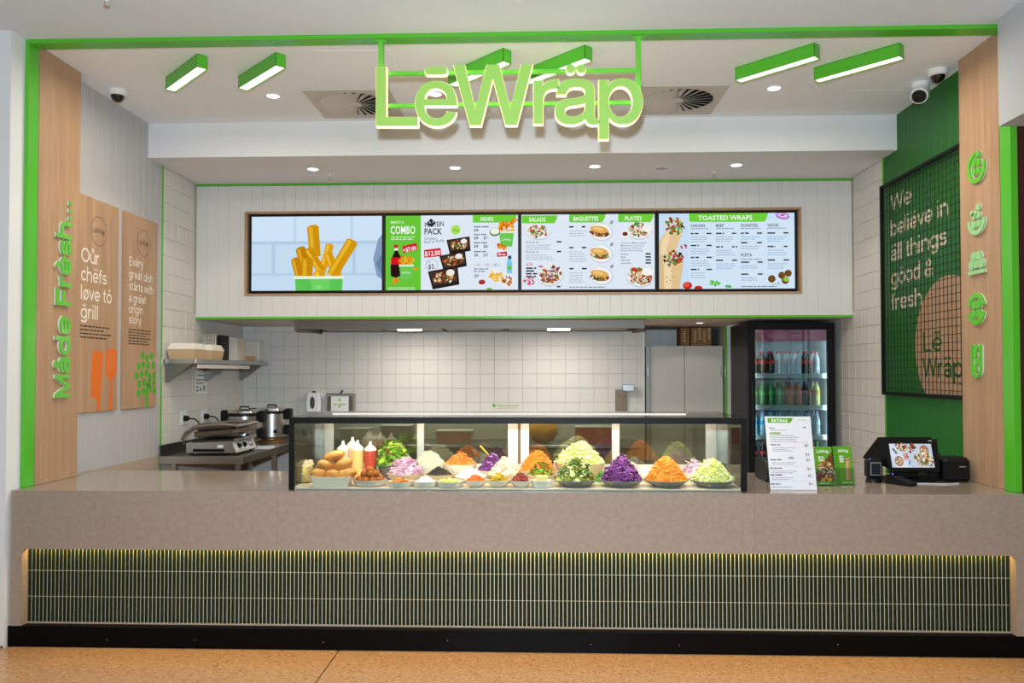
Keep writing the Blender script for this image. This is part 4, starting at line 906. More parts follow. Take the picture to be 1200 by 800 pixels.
def scr4(f, a, b, c, d):
    f.rect(a, c, b, d, (200, 222, 244)); f.rect(a+120, c+30, b, d, (208, 228, 246))
    banner(f, 713, 1032, 72, 107, 'TOASTED WRAPS', 19, 218, 858); f.ell(1088, 84, 28, 14, (186, 120, 200), 20, .2); f.ell(1088, 82, 20, 8, (226, 200, 236), 16, .2); f.ell(1088, 81, 10, 4, (170, 90, 190), 12)
    FIL = [(150, 60, 30), (226, 214, 190), (90, 140, 50), (200, 60, 40), (70, 40, 30), (140, 180, 80)]
    f.poly([(592, 180), (622, 140), (688, 140), (660, 215), (628, 260), (592, 270)], (226, 196, 148)); f.poly([(600, 190), (622, 146), (640, 146), (612, 250), (598, 258)], (238, 214, 174)); f.speck(654, 122, 40, 32, 90, 8, FIL, rs)
    f.poly([(604, 270), (690, 266), (672, 375), (606, 375)], (224, 194, 144)); f.poly([(612, 272), (642, 272), (640, 375), (612, 375)], (240, 216, 176)); f.speck(640, 320, 30, 40, 16, 4, [(190, 140, 80)], rs); f.speck(648, 252, 38, 30, 80, 8, FIL, rs); f.poly([(592, 250), (606, 232), (606, 375), (592, 375)], (216, 184, 132)); f.speck(690, 205, 12, 8, 8, 6, [(190, 50, 60)], rs)
    cols = (('CHICKEN', 718, 58), ('BEEF', 820, 32), ('SCHNITZEL', 920, 70), ('VEGGIE', 1026, 44))
    for i, (s, x, w) in enumerate(cols):
        f.text(s, x, 127, 12, DK, w=w, off=.03); f.lines(x, 132, 84, 1, 6, 3, GY, rs, .15)
        for j in range(4 if i == 0 else 3):
            y = 154+j*(48 if i == 0 else 54 if i != 2 else 38)
            if i == 2 and j == 2: break
            f.lines(x, y-4, 34, 1, 6, 5.5, DK, rs, .2); f.lines(x+64, y-4, 22, 1, 6, 5.5, DK, rs, .1); f.lines(x, y+12, 80, 3 if i != 2 else 2, 9, 3, (158, 176, 200), rs)
    f.text('KOFTA', 920, 246, 13, DK, w=44, off=.03); f.lines(920, 256, 84, 1, 6, 3, GY, rs, .15)
    for y in (270, 318): f.lines(920, y-4, 34, 1, 6, 5.5, DK, rs, .2); f.lines(986, y-4, 22, 1, 6, 5.5, DK, rs, .1); f.lines(920, y+12, 80, 2, 9, 3, (158, 176, 200), rs)
    f.ell(704, 361, 19, 15, (196, 40, 26)); f.ell(700, 358, 12, 9, (226, 90, 60)); f.ell(748, 372, 17, 10, (196, 40, 26)); f.speck(814, 352, 24, 12, 22, 6, [(70, 170, 60), (110, 200, 80)], rs); f.speck(868, 366, 12, 6, 10, 5, [(70, 170, 60)], rs); f.lines(920, 364, 150, 1, 6, 4, GY, rs, .05)
    for x, y, r in ((1042, 336, 15), (1082, 322, 14), (1108, 314, 14), (1096, 342, 15)): f.ell(x, y, r, r, (110, 70, 30)); f.speck(x-2, y-2, r*.8, r*.8, 14, 3, [(150, 100, 46), (90, 54, 20)], rs)
    f.ell(1100, 338, 12, 9, (150, 200, 70)); f.speck(1060, 356, 30, 5, 10, 3, [(90, 150, 50)], rs)
screen(-2.606, -1.384, 'menu screen showing a green cup of potato chips', (57, 592, 85, 390), scr1)
screen(-1.352, -.127, 'menu screen with green combo panel, protein pack and sides', (610, 1153, 80, 388), scr2)
screen(-.096, 1.122, 'menu screen listing salads, baguettes and plates', (42, 575, 75, 375), scr3)
screen(1.160, 2.386, 'menu screen listing toasted wraps with two large wraps pictured', (590, 1135, 72, 375), scr4)
# ------------------------------------------------------------------ kitchen: bench, grill press, kettles
bn = thing('steel_bench', 'stainless steel bench along the tiled wall under the shelf', 'bench', (-2.75, 2.9, 0))
bx('top', STEELD, bn, XL+.01, -2.40, 1.955, 3.82, .885, .90, .002)
bx('front_edge', STEEL, bn, XL+.01, -2.40, 1.945, 1.957, .842, .905, .002); bx('front_edge', STEEL, bn, -2.402, -2.39, 1.945, 3.82, .842, .905, .002)
bx('splashback', STEELD, bn, XL+.002, XL+.014, 1.955, 3.82, .885, .995, .002); bx('splashback', STEELD, bn, XL+.014, -2.40, 3.806, 3.82, .885, .995, .002)
for lx, ly in ((-2.99, 2.0), (-2.45, 2.0), (-2.45, 2.9), (-2.45, 3.75), (-2.99, 3.75)): MB().box(lx-.02, lx+.02, ly-.02, ly+.02, 0, .885, .003).build('leg', STEEL, bn)
bx('lower_shelf', STEELD, bn, -3.05, -2.42, 1.98, 3.78, .25, .27)

gp = thing('grill_press', 'steel contact grill press with curved arms, on the bench', 'grill press', (-2.72, 2.33, .9))
BR = pmat('browned_steel', (120, 104, 90), .35, metal=.9)
for fx in (-2.9, -2.55):
    for fy in (2.12, 2.56): MB().lathe([(.018, 0), (.014, .022)], (fx, fy, .9005), 12).build('foot', BLACKP, gp)
bod = MB().prism([(-2.93, .922), (-2.50, .922), (-2.545, 1.02), (-2.93, 1.005)], (0, 2.08, 0), XV, ZV, .5).build('body', STEEL, gp)
bx('side_slot', BLACKP, gp, -2.87, -2.60, 2.076, 2.081, .93, .955); bx('maker_plate', WPLAS, gp, -2.66, -2.61, 2.075, 2.0795, .965, .99)
U = Vector((0, 1, 0)); V = Vector((-.045, 0, .098)).normalized(); Nn = U.cross(V)
fo = Vector((-2.50, 2.10, .922))
fp = FA(); fp.rect(0, .008, .46, .098, (206, 206, 204)); fp.rect(.33, .03, .42, .085, (70, 72, 76)); fp.rect(.345, .045, .405, .075, (190, 196, 200)); fp.lines(.05, .016, .2, 1, .01, .005, (90, 90, 90), rs, .2)
fp.build('control_panel', attr_mat('panel_print', .3, .4), gp, fo+Nn*.0005, U, V)
for ky in (.10, .22):
    c = fo+U*ky+V*.055; MB().lathe([(.026, 0), (.026, .006), (.018, .007), (.016, .024), (.004, .026)], c, 16, Nn.to_track_quat('Z', 'Y').to_matrix()).build('knob', BLACKP, gp)
bx('lower_plate', pmat('cast_iron', (52, 46, 42), .55, metal=.5), gp, -2.90, -2.56, 2.13, 2.54, 1.0055, 1.03, .004)
bx('drip_tray', STEEL, gp, -2.54, -2.49, 2.12, 2.55, 1.022, 1.04, .004)
M = Matrix.Translation((-2.9, 0, 1.045)) @ Matrix.Rotation(-.08, 4, 'Y')
MB().box(.02, .35, 2.12, 2.55, .0, .05, .008, M).build('upper_plate', BR, gp); MB().box(.03, .33, 2.14, 2.53, .05, .085, .02, M).build('lid', pmat('lid_steel', (150, 146, 140), .3, metal=.9), gp)
MB().box(.16, .36, 2.17, 2.50, .055, .075, .01, M).build('lid_vent', BLACKP, gp)
for ay in (2.10, 2.57): MB().tube([(-2.955, ay, .995), (-2.97, ay, 1.04), (-2.94, ay, 1.09), (-2.87, ay, 1.135), (-2.75, ay, 1.155), (-2.6, ay, 1.158), (-2.5, ay, 1.15)], [.014, .02, .022, .022, .02, .017, .012], 10).build('arm', STEEL, gp)
MB().tube([(-2.5, 2.09, 1.15), (-2.5, 2.58, 1.15)], .014, 12).build('handle', STEEL, gp)
tag(MB().box(-2.60, -2.42, 2.66, 2.83, .9005, .915, .001).build('paper_pad', WPLAS), 'white paper pad lying on the bench behind the grill press', 'paper pad')

def kettle(x, y, r, h, lb, sc=1):
    t = thing('soup_kettle', lb, 'soup kettle', (x, y, .9), 'soup kettles on the bench'); z = .9005
    MB().lathe([(r*.8, 0), (r*.84, .02), (r*.7, .03), (r*.7, .05)], (x, y, z), 28).build('base', pmat('bronze_base', (150, 110, 70), .4, metal=.6), t)
    MB().lathe([(r*.88, .05), (r*.97, .06), (r*.97, h-.04)], (x, y, z), 32).build('body', STEEL, t)
    MB().lathe([(r, h-.04), (r*1.03, h-.035), (r*1.03, h-.015), (r, h-.01)], (x, y, z), 32).build('rim_band', BLACKP, t)
    MB().lathe([(r*1.0, h-.01), (r*.97, h+.01), (r*.6, h+.022), (r*.1, h+.026)], (x, y, z), 32).build('lid', pmat('lid_polish', (206, 204, 200), .12, metal=1), t)
    MB().tube([(x-.05, y, z+h+.022), (x-.04, y, z+h+.045), (x+.04, y, z+h+.045), (x+.05, y, z+h+.022)], .007, 8).build('lid_handle', BLACKP, t)
    for sx, zz, hh in ((1, h-.045, .055), (1, h*.38, .05), (-1, h-.045, .06)): bx('side_grip', BLACKP, t, x+sx*r*.93, x+sx*(r+.045), y-.07, y+.03, z+zz-hh, z+zz+hh, .012)
    MB().lathe([(.02, 0), (.016, .02)], (x+r*.5, y-r*.83, z+h*.35), 14, Matrix.Rotation(PI/2, 3, 'X')).build('thermostat_knob', BLACKP, t)
kettle(-2.755, 2.95, .165, .33, 'stainless soup kettle with black grips, nearer the grill press'); kettle(-2.65, 3.42, .165, .33, 'stainless soup kettle with black grips, in the tiled corner')

def socket(y, z, lb):
    t = thing('power_socket', lb, 'power socket', (XL, y, z-.06), 'power sockets on the tiled wall')
    bx('plate', WPLAS, t, XL, XL+.01, y-.06, y+.06, z-.06, z+.06, .003); MB().lathe([(.026, 0), (.024, .03), (.012, .045)], (XL+.01, y, z), 14, Matrix.Rotation(PI/2, 3, 'Y')).build('plug', BLACKP, t)
    MB().tube([(XL+.05, y, z), (XL+.09, y+.03, z-.005), (XL+.10, y+.09, z-.04), (XL+.09, y+.13, z-.12), (XL+.08, y+.15, z-.2)], .006, 8).build('cord', BLACKP, t)
socket(2.417, 1.195, 'white socket with black plug nearer the green strip'); socket(2.852, 1.19, 'white socket with black plug behind the kettles')
t = thing('wall_notice', 'small printed notice stuck to the tiles under the shelf', 'notice', (XL, 2.79, 1.40))
bx('sheet', WPLAS, t, XL, XL+.0015, 2.66, 2.92, 1.40, 1.63); f = FA(); f.text('NOTICE', .02, .18, .018, (90, 160, 60), w=.12); f.lines(.02, .13, .2, 2, .03, .01, (80, 90, 80), rs); f.lines(.02, .06, .06, 2, .03, .012, (80, 90, 80), rs); f.rect(.17, .03, .21, .08, (110, 170, 70)); f.rect(.1, .03, .125, .06, (60, 60, 60))
f.items = [i for i in f.items if i[3] != 0]; f.rect(.05, .17, .17, .182, (90, 170, 60)); f.build('print', PRINT, t, (XL+.0016, 2.66, 1.40), YV, ZV)

# wall shelf and what stands on it
sh = thing('wall_shelf', 'stainless wall shelf on triangular brackets above the bench', 'shelf', (-2.95, 2.9, 1.52))
bx('shelf_top', STEEL, sh, XL+.002, -2.83, 2.03, 3.80, 1.705, 1.717, .002); bx('lip', STEEL, sh, -2.834, -2.828, 2.03, 3.80, 1.68, 1.717); bx('lip', STEEL, sh, XL+.002, -2.83, 2.026, 2.032, 1.68, 1.717)
for by in (2.06, 2.85, 3.74): MB().prism([(XL+.002, 1.705), (XL+.002, 1.52), (XL+.03, 1.52), (-2.86, 1.685), (-2.86, 1.705)][::-1], (0, by, 0), XV, ZV, -.004).build('bracket', STEELD, sh)
bx('docket_rail', pmat('pale_rail', (206, 202, 194), .4), sh, -2.828, -2.818, 2.05, 3.25, 1.638, 1.672, .002)
TAN = pmat('kraft_card', (208, 176, 136), .7, noise=(40, .3, (196, 162, 122), (1, 1, 1))); PULP = pmat('white_pulp', (232, 226, 214), .7)
def clam(x0, x1, y0, y1, h, lb):
    t = thing('takeaway_box', lb, 'takeaway box', ((x0+x1)/2, (y0+y1)/2, 1.7175), 'takeaway boxes on the wall shelf'); z = 1.7178; d = .012
    def frus(a, c, e, ff, n=6): pass
    MB().ring([[(x0+d, y0+d, z), (x1-d, y0+d, z), (x1-d, y1-d, z), (x0+d, y1-d, z)], [(x0, y0, z+h*.62), (x1, y0, z+h*.62), (x1, y1, z+h*.62), (x0, y1, z+h*.62)]]).build('base', TAN, t)
    MB().ring([[(x0-.002, y0-.002, z+h*.62), (x1+.002, y0-.002, z+h*.62), (x1+.002, y1+.002, z+h*.62), (x0-.002, y1+.002, z+h*.62)], [(x0+.002, y0+.002, z+h*.72), (x1-.002, y0+.002, z+h*.72), (x1-.002, y1-.002, z+h*.72), (x0+.002, y1-.002, z+h*.72)], [(x0+.02, y0+.02, z+h), (x1-.02, y0+.02, z+h), (x1-.02, y1-.02, z+h), (x0+.02, y1-.02, z+h)]]).build('lid', PULP, t)
clam(-3.09, -2.855, 2.06, 2.30, .135, 'kraft takeaway box with white lid at the near end of the shelf'); clam(-3.09, -2.85, 2.42, 2.68, .135, 'kraft takeaway box with white lid, second along the shelf'); clam(-3.06, -2.87, 3.33, 3.55, .09, 'small low kraft takeaway box deep on the shelf')
tag(MB().box(-2.955, -2.90, 2.76, 2.93, 1.7175, 1.955, .01).build('black_file', BLACKP), 'black upright file box standing on the wall shelf', 'file box')
tag(MB().box(-2.97, -2.845, 2.97, 3.20, 1.7175, 1.94, .004).build('grey_carton', pmat('pale_carton', (206, 200, 188), .7)), 'pale upright carton standing beside the black file', 'carton')
t = thing('wire_basket', 'small tilted wire basket lying behind the takeaway boxes', 'wire basket', (-3.0, 2.62, 1.86))
for k in range(9): MB().tube([(-3.07+k*.016, 2.70, 1.854), (-3.085+k*.016, 2.74, 1.96)], .0035, 6).build('wire', STEEL, t)
for zz in (1.856, 1.905, 1.957): MB().tube([(-3.08, 2.70+(zz-1.854)*.37, zz), (-2.945, 2.70+(zz-1.854)*.37, zz)], .004, 6).build('wire', STEEL, t)
MB().tube([(-3.07, 2.72, 1.7178), (-3.07, 2.70, 1.857)], .004, 6).build('leg', STEEL, t); MB().tube([(-2.96, 2.72, 1.7178), (-2.96, 2.70, 1.857)], .004, 6).build('leg', STEEL, t)
tag(MB().box(-3.04, -2.845, 3.58, 3.72, 1.7175, 1.935, .012).build('bag_of_lids', pmat('clear_bag', (214, 210, 200), .25, bump=(40, .8, (1, 1, 1)))), 'wrapped block of white lids at the far end of the shelf', 'wrapped pack')

# ------------------------------------------------------------------ extraction hood
hd = thing('extraction_hood', 'long stainless extraction hood under the menu bulkhead', 'extraction hood', (-.6, 3.3, 2.012))
hx0, hx1 = -2.262, 1.055
bx('front_fascia', pmat('hood_fascia', (128, 122, 114), .5, metal=.7), hd, hx0, hx1, 2.90, 2.915, 2.014, 2.0945, .002); bx('end_cap', MATS['hood_fascia'], hd, hx0, hx0+.012, 2.915, 3.825, 2.014, 2.0945); bx('end_cap', MATS['hood_fascia'], hd, hx1-.012, hx1, 2.915, 3.825, 2.014, 2.0945)
bx('underside', STEEL, hd, hx0+.012, hx1-.012, 2.915, 3.825, 2.06, 2.066); bx('gutter', STEEL, hd, hx0+.012, hx1-.012, 2.915, 2.96, 2.018, 2.024)
for k in range(5): bx('filter', STEELD, hd, hx0+.12+k*.63, hx0+.12+k*.63+.58, 3.3, 3.75, 2.04, 2.0595, .003)
for lx in (-1.2, .255):
    MB().box(lx-.11, lx+.11, 3.08, 3.2, 2.010, 2.0595, .003).build('lamp_cover', emat('hood_lamp', (255, 246, 226), 9), hd)
    light('hood_light', 'AREA', (lx, 3.14, 2.008), 11, (1, .90, .80), .3, .12, aim=(lx, 3.16, 0), parent=hd)
MB().tube([(-2.05, 3.05, 2.06), (-2.05, 3.05, 1.985)], .008, 8).build('pull_rod', BLACKP, hd)

# ------------------------------------------------------------------ white upright cabinet in the alcove, boxes on it
cb = thing('upright_cabinet', 'tall white two-door cabinet standing in the alcove', 'cabinet', (1.6, 4.2, 0))
CW = pmat('cabinet_enamel', (196, 192, 184), .35); bx('body', CW, cb, 1.20, 2.008, 3.93, 4.60, 0, 1.875, .004)
for a, b in ((1.243, 1.601), (1.607, 2.006)): 
    d = bx('door', CW, cb, a, b, 3.90, 3.928, .1, 1.882, .004)
for hx in (1.215, 1.992): bx('hinge', STEEL, cb, hx-.012, hx+.012, 3.885, 3.9, 1.56, 1.66, .002)
CARD = pmat('brown_cardboard', (150, 104, 56), .75, noise=(20, .4, (130, 86, 44), (1, 1, 1)))
def carton(x0, x1, y0, lb, n):
    t = thing('cardboard_box', lb, 'cardboard box', ((x0+x1)/2, y0+.12, 1.876), 'cardboard boxes on the white cabinet')
    bx('carton', CARD, t, x0, x1, y0, y0+.25, 1.8765, 2.085, .003); f = FA()
    for k in range(n): f.lines(.03+k*.05, .05+.03*(k % 2), .03, 6, -.022, .01, (214, 190, 140), rs, .2)
    f.build('print', PRINT, t, (x0, y0-.0002, 1.88), XV, ZV)
carton(1.60, 1.70, 4.12, 'narrow brown cardboard box on the cabinet top', 1); carton(1.712, 1.93, 4.10, 'wide printed brown cardboard box on the cabinet top', 4)
tag(MB().box(1.935, 2.0, 4.12, 4.4, 1.8765, 2.07, .004).build('dark_crate', DARKG), 'dark crate beside the wide cardboard box on the cabinet', 'crate')

# ------------------------------------------------------------------ wall dispensers and signs on the back tiles
t = thing('soap_dispenser', 'white soap dispenser with dark oval window on the tiles', 'soap dispenser', (-2.33, 3.78, 1.19))
b = MB(); prof = [(0, .078), (.05, .082), (.12, .08), (.18, .07), (.2, .055)]
MB().ring([[(-2.327+sx*wd, 3.83-dd, 1.19+zz) for sx, dd in ((-1, 0), (-1, .07), (-.75, .095), (.75, .095), (1, .07), (1, 0))] for zz, wd in prof]).build('body', WPLAS, t)
MB().prism([(-2.327+.026*math.cos(a)*(1-.25*math.sin(a)**2*0), 1.285+.065*math.sin(a)) for a in [2*PI*i/24 for i in range(24)]], (0, 3.733, 0), XV, ZV, .006).build('window', pmat('dark_window', (66, 78, 72), .25), t)
MB().lathe([(.018, 0), (.018, .012), (.01, .02)], (-2.327, 3.79, 1.388), 12).build('lock', BLACKP, t)
t = thing('towel_dispenser', 'steel paper towel dispenser with a white label on the tiles', 'towel dispenser', (-2.03, 3.78, 1.17))
bx('case', STEEL, t, -2.185, -1.884, 3.745, 3.829, 1.17, 1.382, .006); bx('label', WPLAS, t, -2.13, -1.945, 3.7435, 3.7448, 1.175, 1.352)
f = FA(); f.ell(.09, .14, .014, .014, (150, 190, 60), 14); f.lines(.03, .085, .125, 1, .02, .014, (150, 180, 80), rs, .02); f.lines(.07, .062, .04, 1, .02, .013, (150, 180, 80), rs, .02); f.build('print', PRINT, t, (-2.13, 3.7434, 1.175), XV, ZV)
for a in (-2.168, -1.938): bx('slot', pmat('slot_shadow_metal', (96, 84, 66), .5), t, a, a+.036, 3.7437, 3.7449, 1.175, 1.352)
MB().tube([(-2.035, 3.79, 1.38), (-2.03, 3.785, 1.40), (-2.015, 3.78, 1.412)], .008, 8).build('latch', BLACKP, t)
t = thing('tile_sticker', 'small green lettered sticker on the back wall tiles', 'sticker', (-.3, YK, 1.22))
f = FA(); f.ell(.025, .025, .02, .02, (110, 170, 50), 14); f.text('HANDLE COLOURS', .055, .013, .024, (120, 160, 60), w=.235, off=.02); f.lines(.055, -.006, .22, 1, .01, .006, (150, 160, 130), rs, .1)
f.build('print', PRINT, t, (-.44, YK-.0005, 1.228), XV, ZV)
t = thing('wall_caddy', 'dark steel caddy with a small steel box on the back tiles', 'caddy', (.95, 3.8, 1.2))
bx('back_plate', pmat('bronze_steel', (112, 94, 78), .35, metal=.8), t, .865, .985, 3.80, 3.829, 1.16, 1.42, .003); bx('cup', STEEL, t, .935, 1.055, 3.75, 3.80, 1.405, 1.475, .004)
for k in range(3): MB().tube([(.89+k*.035, 3.79, 1.36), (.89+k*.035, 3.77, 1.35), (.89+k*.035, 3.772, 1.372)], .004, 6).build('hook', STEEL, t)

# ------------------------------------------------------------------ drinks fridge with bottles
fx0, fx1, fy0, fy1, fz = 2.016, 2.812, 2.90, 3.60, 2.066
fr = thing('drinks_fridge', 'tall black glass-door drinks fridge stocked with bottles', 'fridge', (2.41, 3.25, 0))
FL = pmat('fridge_liner', (196, 206, 210), .5)
bx('side_panel', DARKG, fr, fx0, fx0+.035, fy0+.06, fy1, .02, fz, .003); bx('side_panel', DARKG, fr, fx1-.035, fx1, fy0+.06, fy1, .02, fz, .003); bx('back_panel', FL, fr, fx0+.035, fx1-.035, fy1-.03, fy1, .05, fz-.03); bx('top_panel', DARKG, fr, fx0+.035, fx1-.035, fy0+.06, fy1, fz-.06, fz, .003); bx('plinth', BLACK, fr, fx0+.035, fx1-.035, fy0+.06, fy1, .02, .2)
for a in (fx0+.035, fx1-.038): bx('liner', FL, fr, a, a+.003, fy0+.06, fy1-.03, .2, fz-.06)
gx0, gx1, gz0, gz1 = 2.079, 2.748, .32, 2.0
dr = bx('door', BLACK, fr, fx0, gx0, fy0, fy0+.055, .2, fz, .004)
for (a, b, c, d) in ((gx1, fx1, .2, fz), (gx0, gx1, gz1, fz), (gx0, gx1, .2, gz0)): MB().box(a, b, fy0, fy0+.055, c, d, .003).build('door_frame', BLACK, dr)
MB().box(gx0, gx1, fy0+.02, fy0+.028, gz0, gz1).build('pane', glass_mat('fridge_glass', (214, 226, 228), .05), dr)
MB().tube([(gx0-.035, fy0-.03, 1.0), (gx0-.035, fy0-.03, 1.5)], .01, 8).build('handle', BLACKP, dr)
hdm = FA(); hdm.rect(0, 0, .73, .105, (190, 96, 130)); hdm.text('DELICIOUS', .17, .03, .04, (226, 170, 190), w=.16, off=.02); hdm.text('AND REFRESHING', .35, .03, .035, (220, 160, 180), w=.23, off=.01)
bx('header', pmat('header_red', (150, 50, 70), .5), fr, fx0+.036, fx1-.036, fy0+.075, fy0+.09, 1.895, 2.0); hdm.build('header_print', attr_mat('lit_header', emission=.42), fr, (fx0+.036, fy0+.0748, 1.895), XV, ZV)
SHW = pmat('shelf_white', (206, 222, 222), .4)
FSZ = (1.586, 1.288, 1.010, .73)
for z in FSZ: bx('shelf', SHW, fr, fx0+.04, fx1-.04, fy0+.10, fy1-.04, z-.012, z, .001); bx('price_strip', SHW, fr, fx0+.04, fx1-.04, fy0+.085, fy0+.10, z-.04, z+.004, .001)
for a in (fx0+.045, fx1-.057): bx('led_bar', emat('fridge_led', (216, 240, 255), 1.6), fr, a, a+.012, fy0+.066, fy0+.078, .35, 1.88)
for a, s in ((fx0+.06, 1), (fx1-.06, -1)): light('fridge_light', 'AREA', (a, fy0+.08, 1.3), 1.7, (.82, .95, 1), .02, 1.2, aim=(a+s*.4, fy0+.5, 1.3), parent=fr)
light('fridge_top_light', 'AREA', (2.41, fy0+.16, 1.995), 1.5, (.82, .95, 1), .6, .04, aim=(2.41, fy0+.25, 0), parent=fr)
def bottle_proto(name, liquid, label, cap, h, r, body_trans=.0):
    t = thing(name, None, None, (0, 0, 0))
    LM = pmat('drink_'+name, liquid, .12, spec=.6, trans=body_trans)
    MB().lathe([(r*.9, 0), (r, .01), (r, h*.3), (r*.94, h*.36), (r, h*.42), (r, h*.58), (r*.85, h*.7), (r*.42, h*.86), (r*.38, h*.93)], (0, 0, 0), 14).build('body', LM, t)
    MB().lathe([(r*1.015, h*.44), (r*1.015, h*.6)], (0, 0, 0), 14, cap0=False, cap1=False).build('label', pmat('drink_label_'+name, label, .5), t)
    MB().lathe([(r*.46, h*.92), (r*.46, h*.99), (r*.4, h)], (0, 0, 0), 12).build('cap', pmat('drink_cap_'+name, cap, .4), t)
    return t
def place(proto, used, loc, label, cat, group):
    o = proto if not used else proto.copy()
    if used:
        COL.objects.link(o); WL[o.name] = Vector(loc)
        for ch in [c for c in proto.children]: k = ch.copy(); COL.objects.link(k); k.parent = o
    o.location = loc; tag(o, label, cat, group); return o
kinds = {'cola_bottle': ((30, 16, 14), (196, 30, 40), (190, 30, 40), .215, .032), 'pale_bottle': ((196, 206, 214), (206, 196, 206), (200, 60, 70), .215, .032), 'lime_bottle': ((44, 128, 70), (60, 170, 80), (40, 150, 60), .225, .033),
    'orange_bottle': ((206, 96, 36), (226, 110, 40), (60, 90, 170), .225, .033), 'grape_bottle': ((66, 26, 40), (160, 40, 60), (60, 80, 160), .225, .033), 'lemon_bottle': ((210, 206, 130), (226, 170, 60), (70, 110, 170), .235, .034), 'water_bottle': ((150, 190, 206), (60, 150, 200), (50, 120, 190), .225, .033), 'clear_bottle': ((160, 180, 186), (170, 196, 206), (80, 110, 150), .225, .033)}
pro = {k: [bottle_proto(k, *v), False] for k, v in kinds.items()}
def put(kind, x, y, z, lb, grp):
    p = pro[kind]; place(p[0], p[1], (x, y, z+.0005), lb, 'bottle', grp); p[1] = True
rowsb = (('cola_bottle cola_bottle cola_bottle pale_bottle pale_bottle pale_bottle cola_bottle pale_bottle'.split(), 0, 'the top fridge shelf'), ('lime_bottle lime_bottle lime_bottle lime_bottle orange_bottle orange_bottle grape_bottle lemon_bottle'.split(), 1, 'the second fridge shelf'),
    ('water_bottle water_bottle water_bottle water_bottle clear_bottle clear_bottle clear_bottle clear_bottle'.split(), 2, 'the third fridge shelf'), ('cola_bottle cola_bottle cola_bottle clear_bottle clear_bottle orange_bottle water_bottle lime_bottle'.split(), 3, 'the bottom fridge shelf'))
LBT = {'cola_bottle': 'dark cola bottle with red label on ', 'pale_bottle': 'pale drink bottle with red cap on ', 'lime_bottle': 'green lime drink bottle on ', 'orange_bottle': 'orange drink bottle with blue cap on ', 'grape_bottle': 'dark red soft drink bottle on ', 'lemon_bottle': 'pale yellow drink bottle on ', 'water_bottle': 'blue-labelled water bottle on ', 'clear_bottle': 'clear water bottle on '}
for names, zi, where in rowsb:
    for row in (0, 1):
        for i, k in enumerate(names):
            if row and zi > 2: continue
            put(k, 2.105+i*.0835, fy0+.15+row*.09+.004*((i*7) % 3), FSZ[zi], LBT[k]+where.replace('the ', '')+(', back row, ' if row else ', ')+'first second third fourth fifth sixth seventh eighth'.split()[i]+' from the cabinet', 'drinks on '+where)
# ------------------------------------------------------------------ glass display case on the counter
ZB = .922; cx0, cx1, cy0, cy1, cz1 = -1.407, 1.265, .057, .80, 1.337
dc = thing('display_case', 'long glass food display case with black front frame on the counter', 'display case', (-.07, .43, H))
CG = glass_mat('case_glass', (246, 250, 248), .0); DG = glass_mat('rear_door_glass', (232, 235, 224), .16); TG = glass_mat('top_glass', (236, 244, 240), .03)
bx('base_tray', pmat('white_base', (222, 208, 192), .3), dc, cx0+.01, cx1-.01, cy0+.019, cy1+.03, H+.0005, ZB-.0005, .002)
bx('front_post', BLACK, dc, cx0, cx0+.031, cy0, cy0+.03, H+.0005, cz1, .002); bx('front_post', BLACK, dc, cx1-.031, cx1, cy0, cy0+.03, H+.0005, cz1, .002)
bx('front_rail', BLACK, dc, cx0+.031, cx1-.031, cy0, cy0+.03, cz1-.036, cz1, .002)
bx('front_glass', CG, dc, cx0+.031, cx1-.031, cy0+.012, cy0+.018, H+.0005, cz1-.036)
bx('side_glass', CG, dc, cx0+.004, cx0+.010, cy0+.03, cy1, ZB, cz1); bx('side_glass', CG, dc, cx1-.010, cx1-.004, cy0+.03, cy1, ZB, cz1)
bx('top_glass', TG, dc, cx0+.01, cx1-.01, cy0+.03, cy1+.02, cz1-.006, cz1)
bx('rear_sill', pmat('sill_white', (214, 208, 200), .4), dc, cx0+.01, cx1-.01, cy1-.012, cy1+.03, ZB, .982, .002); bx('rear_rail', ALU, dc, cx0+.01, cx1-.01, cy1-.006, cy1+.03, cz1-.03, cz1-.007, .002)
st = [(-1.398, -1.334), (-.763, -.715), (-.146, -.077), (-.060, -.002), (.555, .607), (1.182, 1.255)]
for i, (a, b) in enumerate(st): bx('stile', ALU, dc, a, b, cy1-.004 if i not in (2,) else cy1+.014, cy1+.012 if i not in (2,) else cy1+.028, .982, cz1-.03, .002)
bx('stile_gap', pmat('amber_seal', (150, 104, 60), .5), dc, -.077, -.060, cy1+.012, cy1+.02, .982, cz1-.03)
for a, b, yy in ((-1.334, -.763, .004), (-.715, -.146, .018), (-.002, .555, .004), (.607, 1.182, .004)): bx('door_pane', DG, dc, a, b, cy1+yy, cy1+yy+.005, .982, cz1-.03)
bx('led_bar', emat('case_led', (255, 240, 214), 2.4), dc, -1.16, 1.0, .738, .754, cz1-.018, cz1-.0065)
bx('glint_bar', emat('glass_glint', (255, 250, 240), 1.1), dc, -1.24, .98, .41, .43, cz1+.0005, cz1+.006)  # glowing bar added to stand in for the bright reflection along the top glass
for k in range(4): light('case_light', 'AREA', (-1.08+k*.67, .115, cz1-.04), 3.0, (1, .84, .66), .6, .03, aim=(-1.08+k*.67, .36, ZB), parent=dc)
for k in range(4): light('case_light', 'AREA', (-1.08+k*.67, .72, cz1-.03), 1.8, (1, .84, .64), .6, .02, aim=(-1.08+k*.67, .62, ZB), parent=dc)

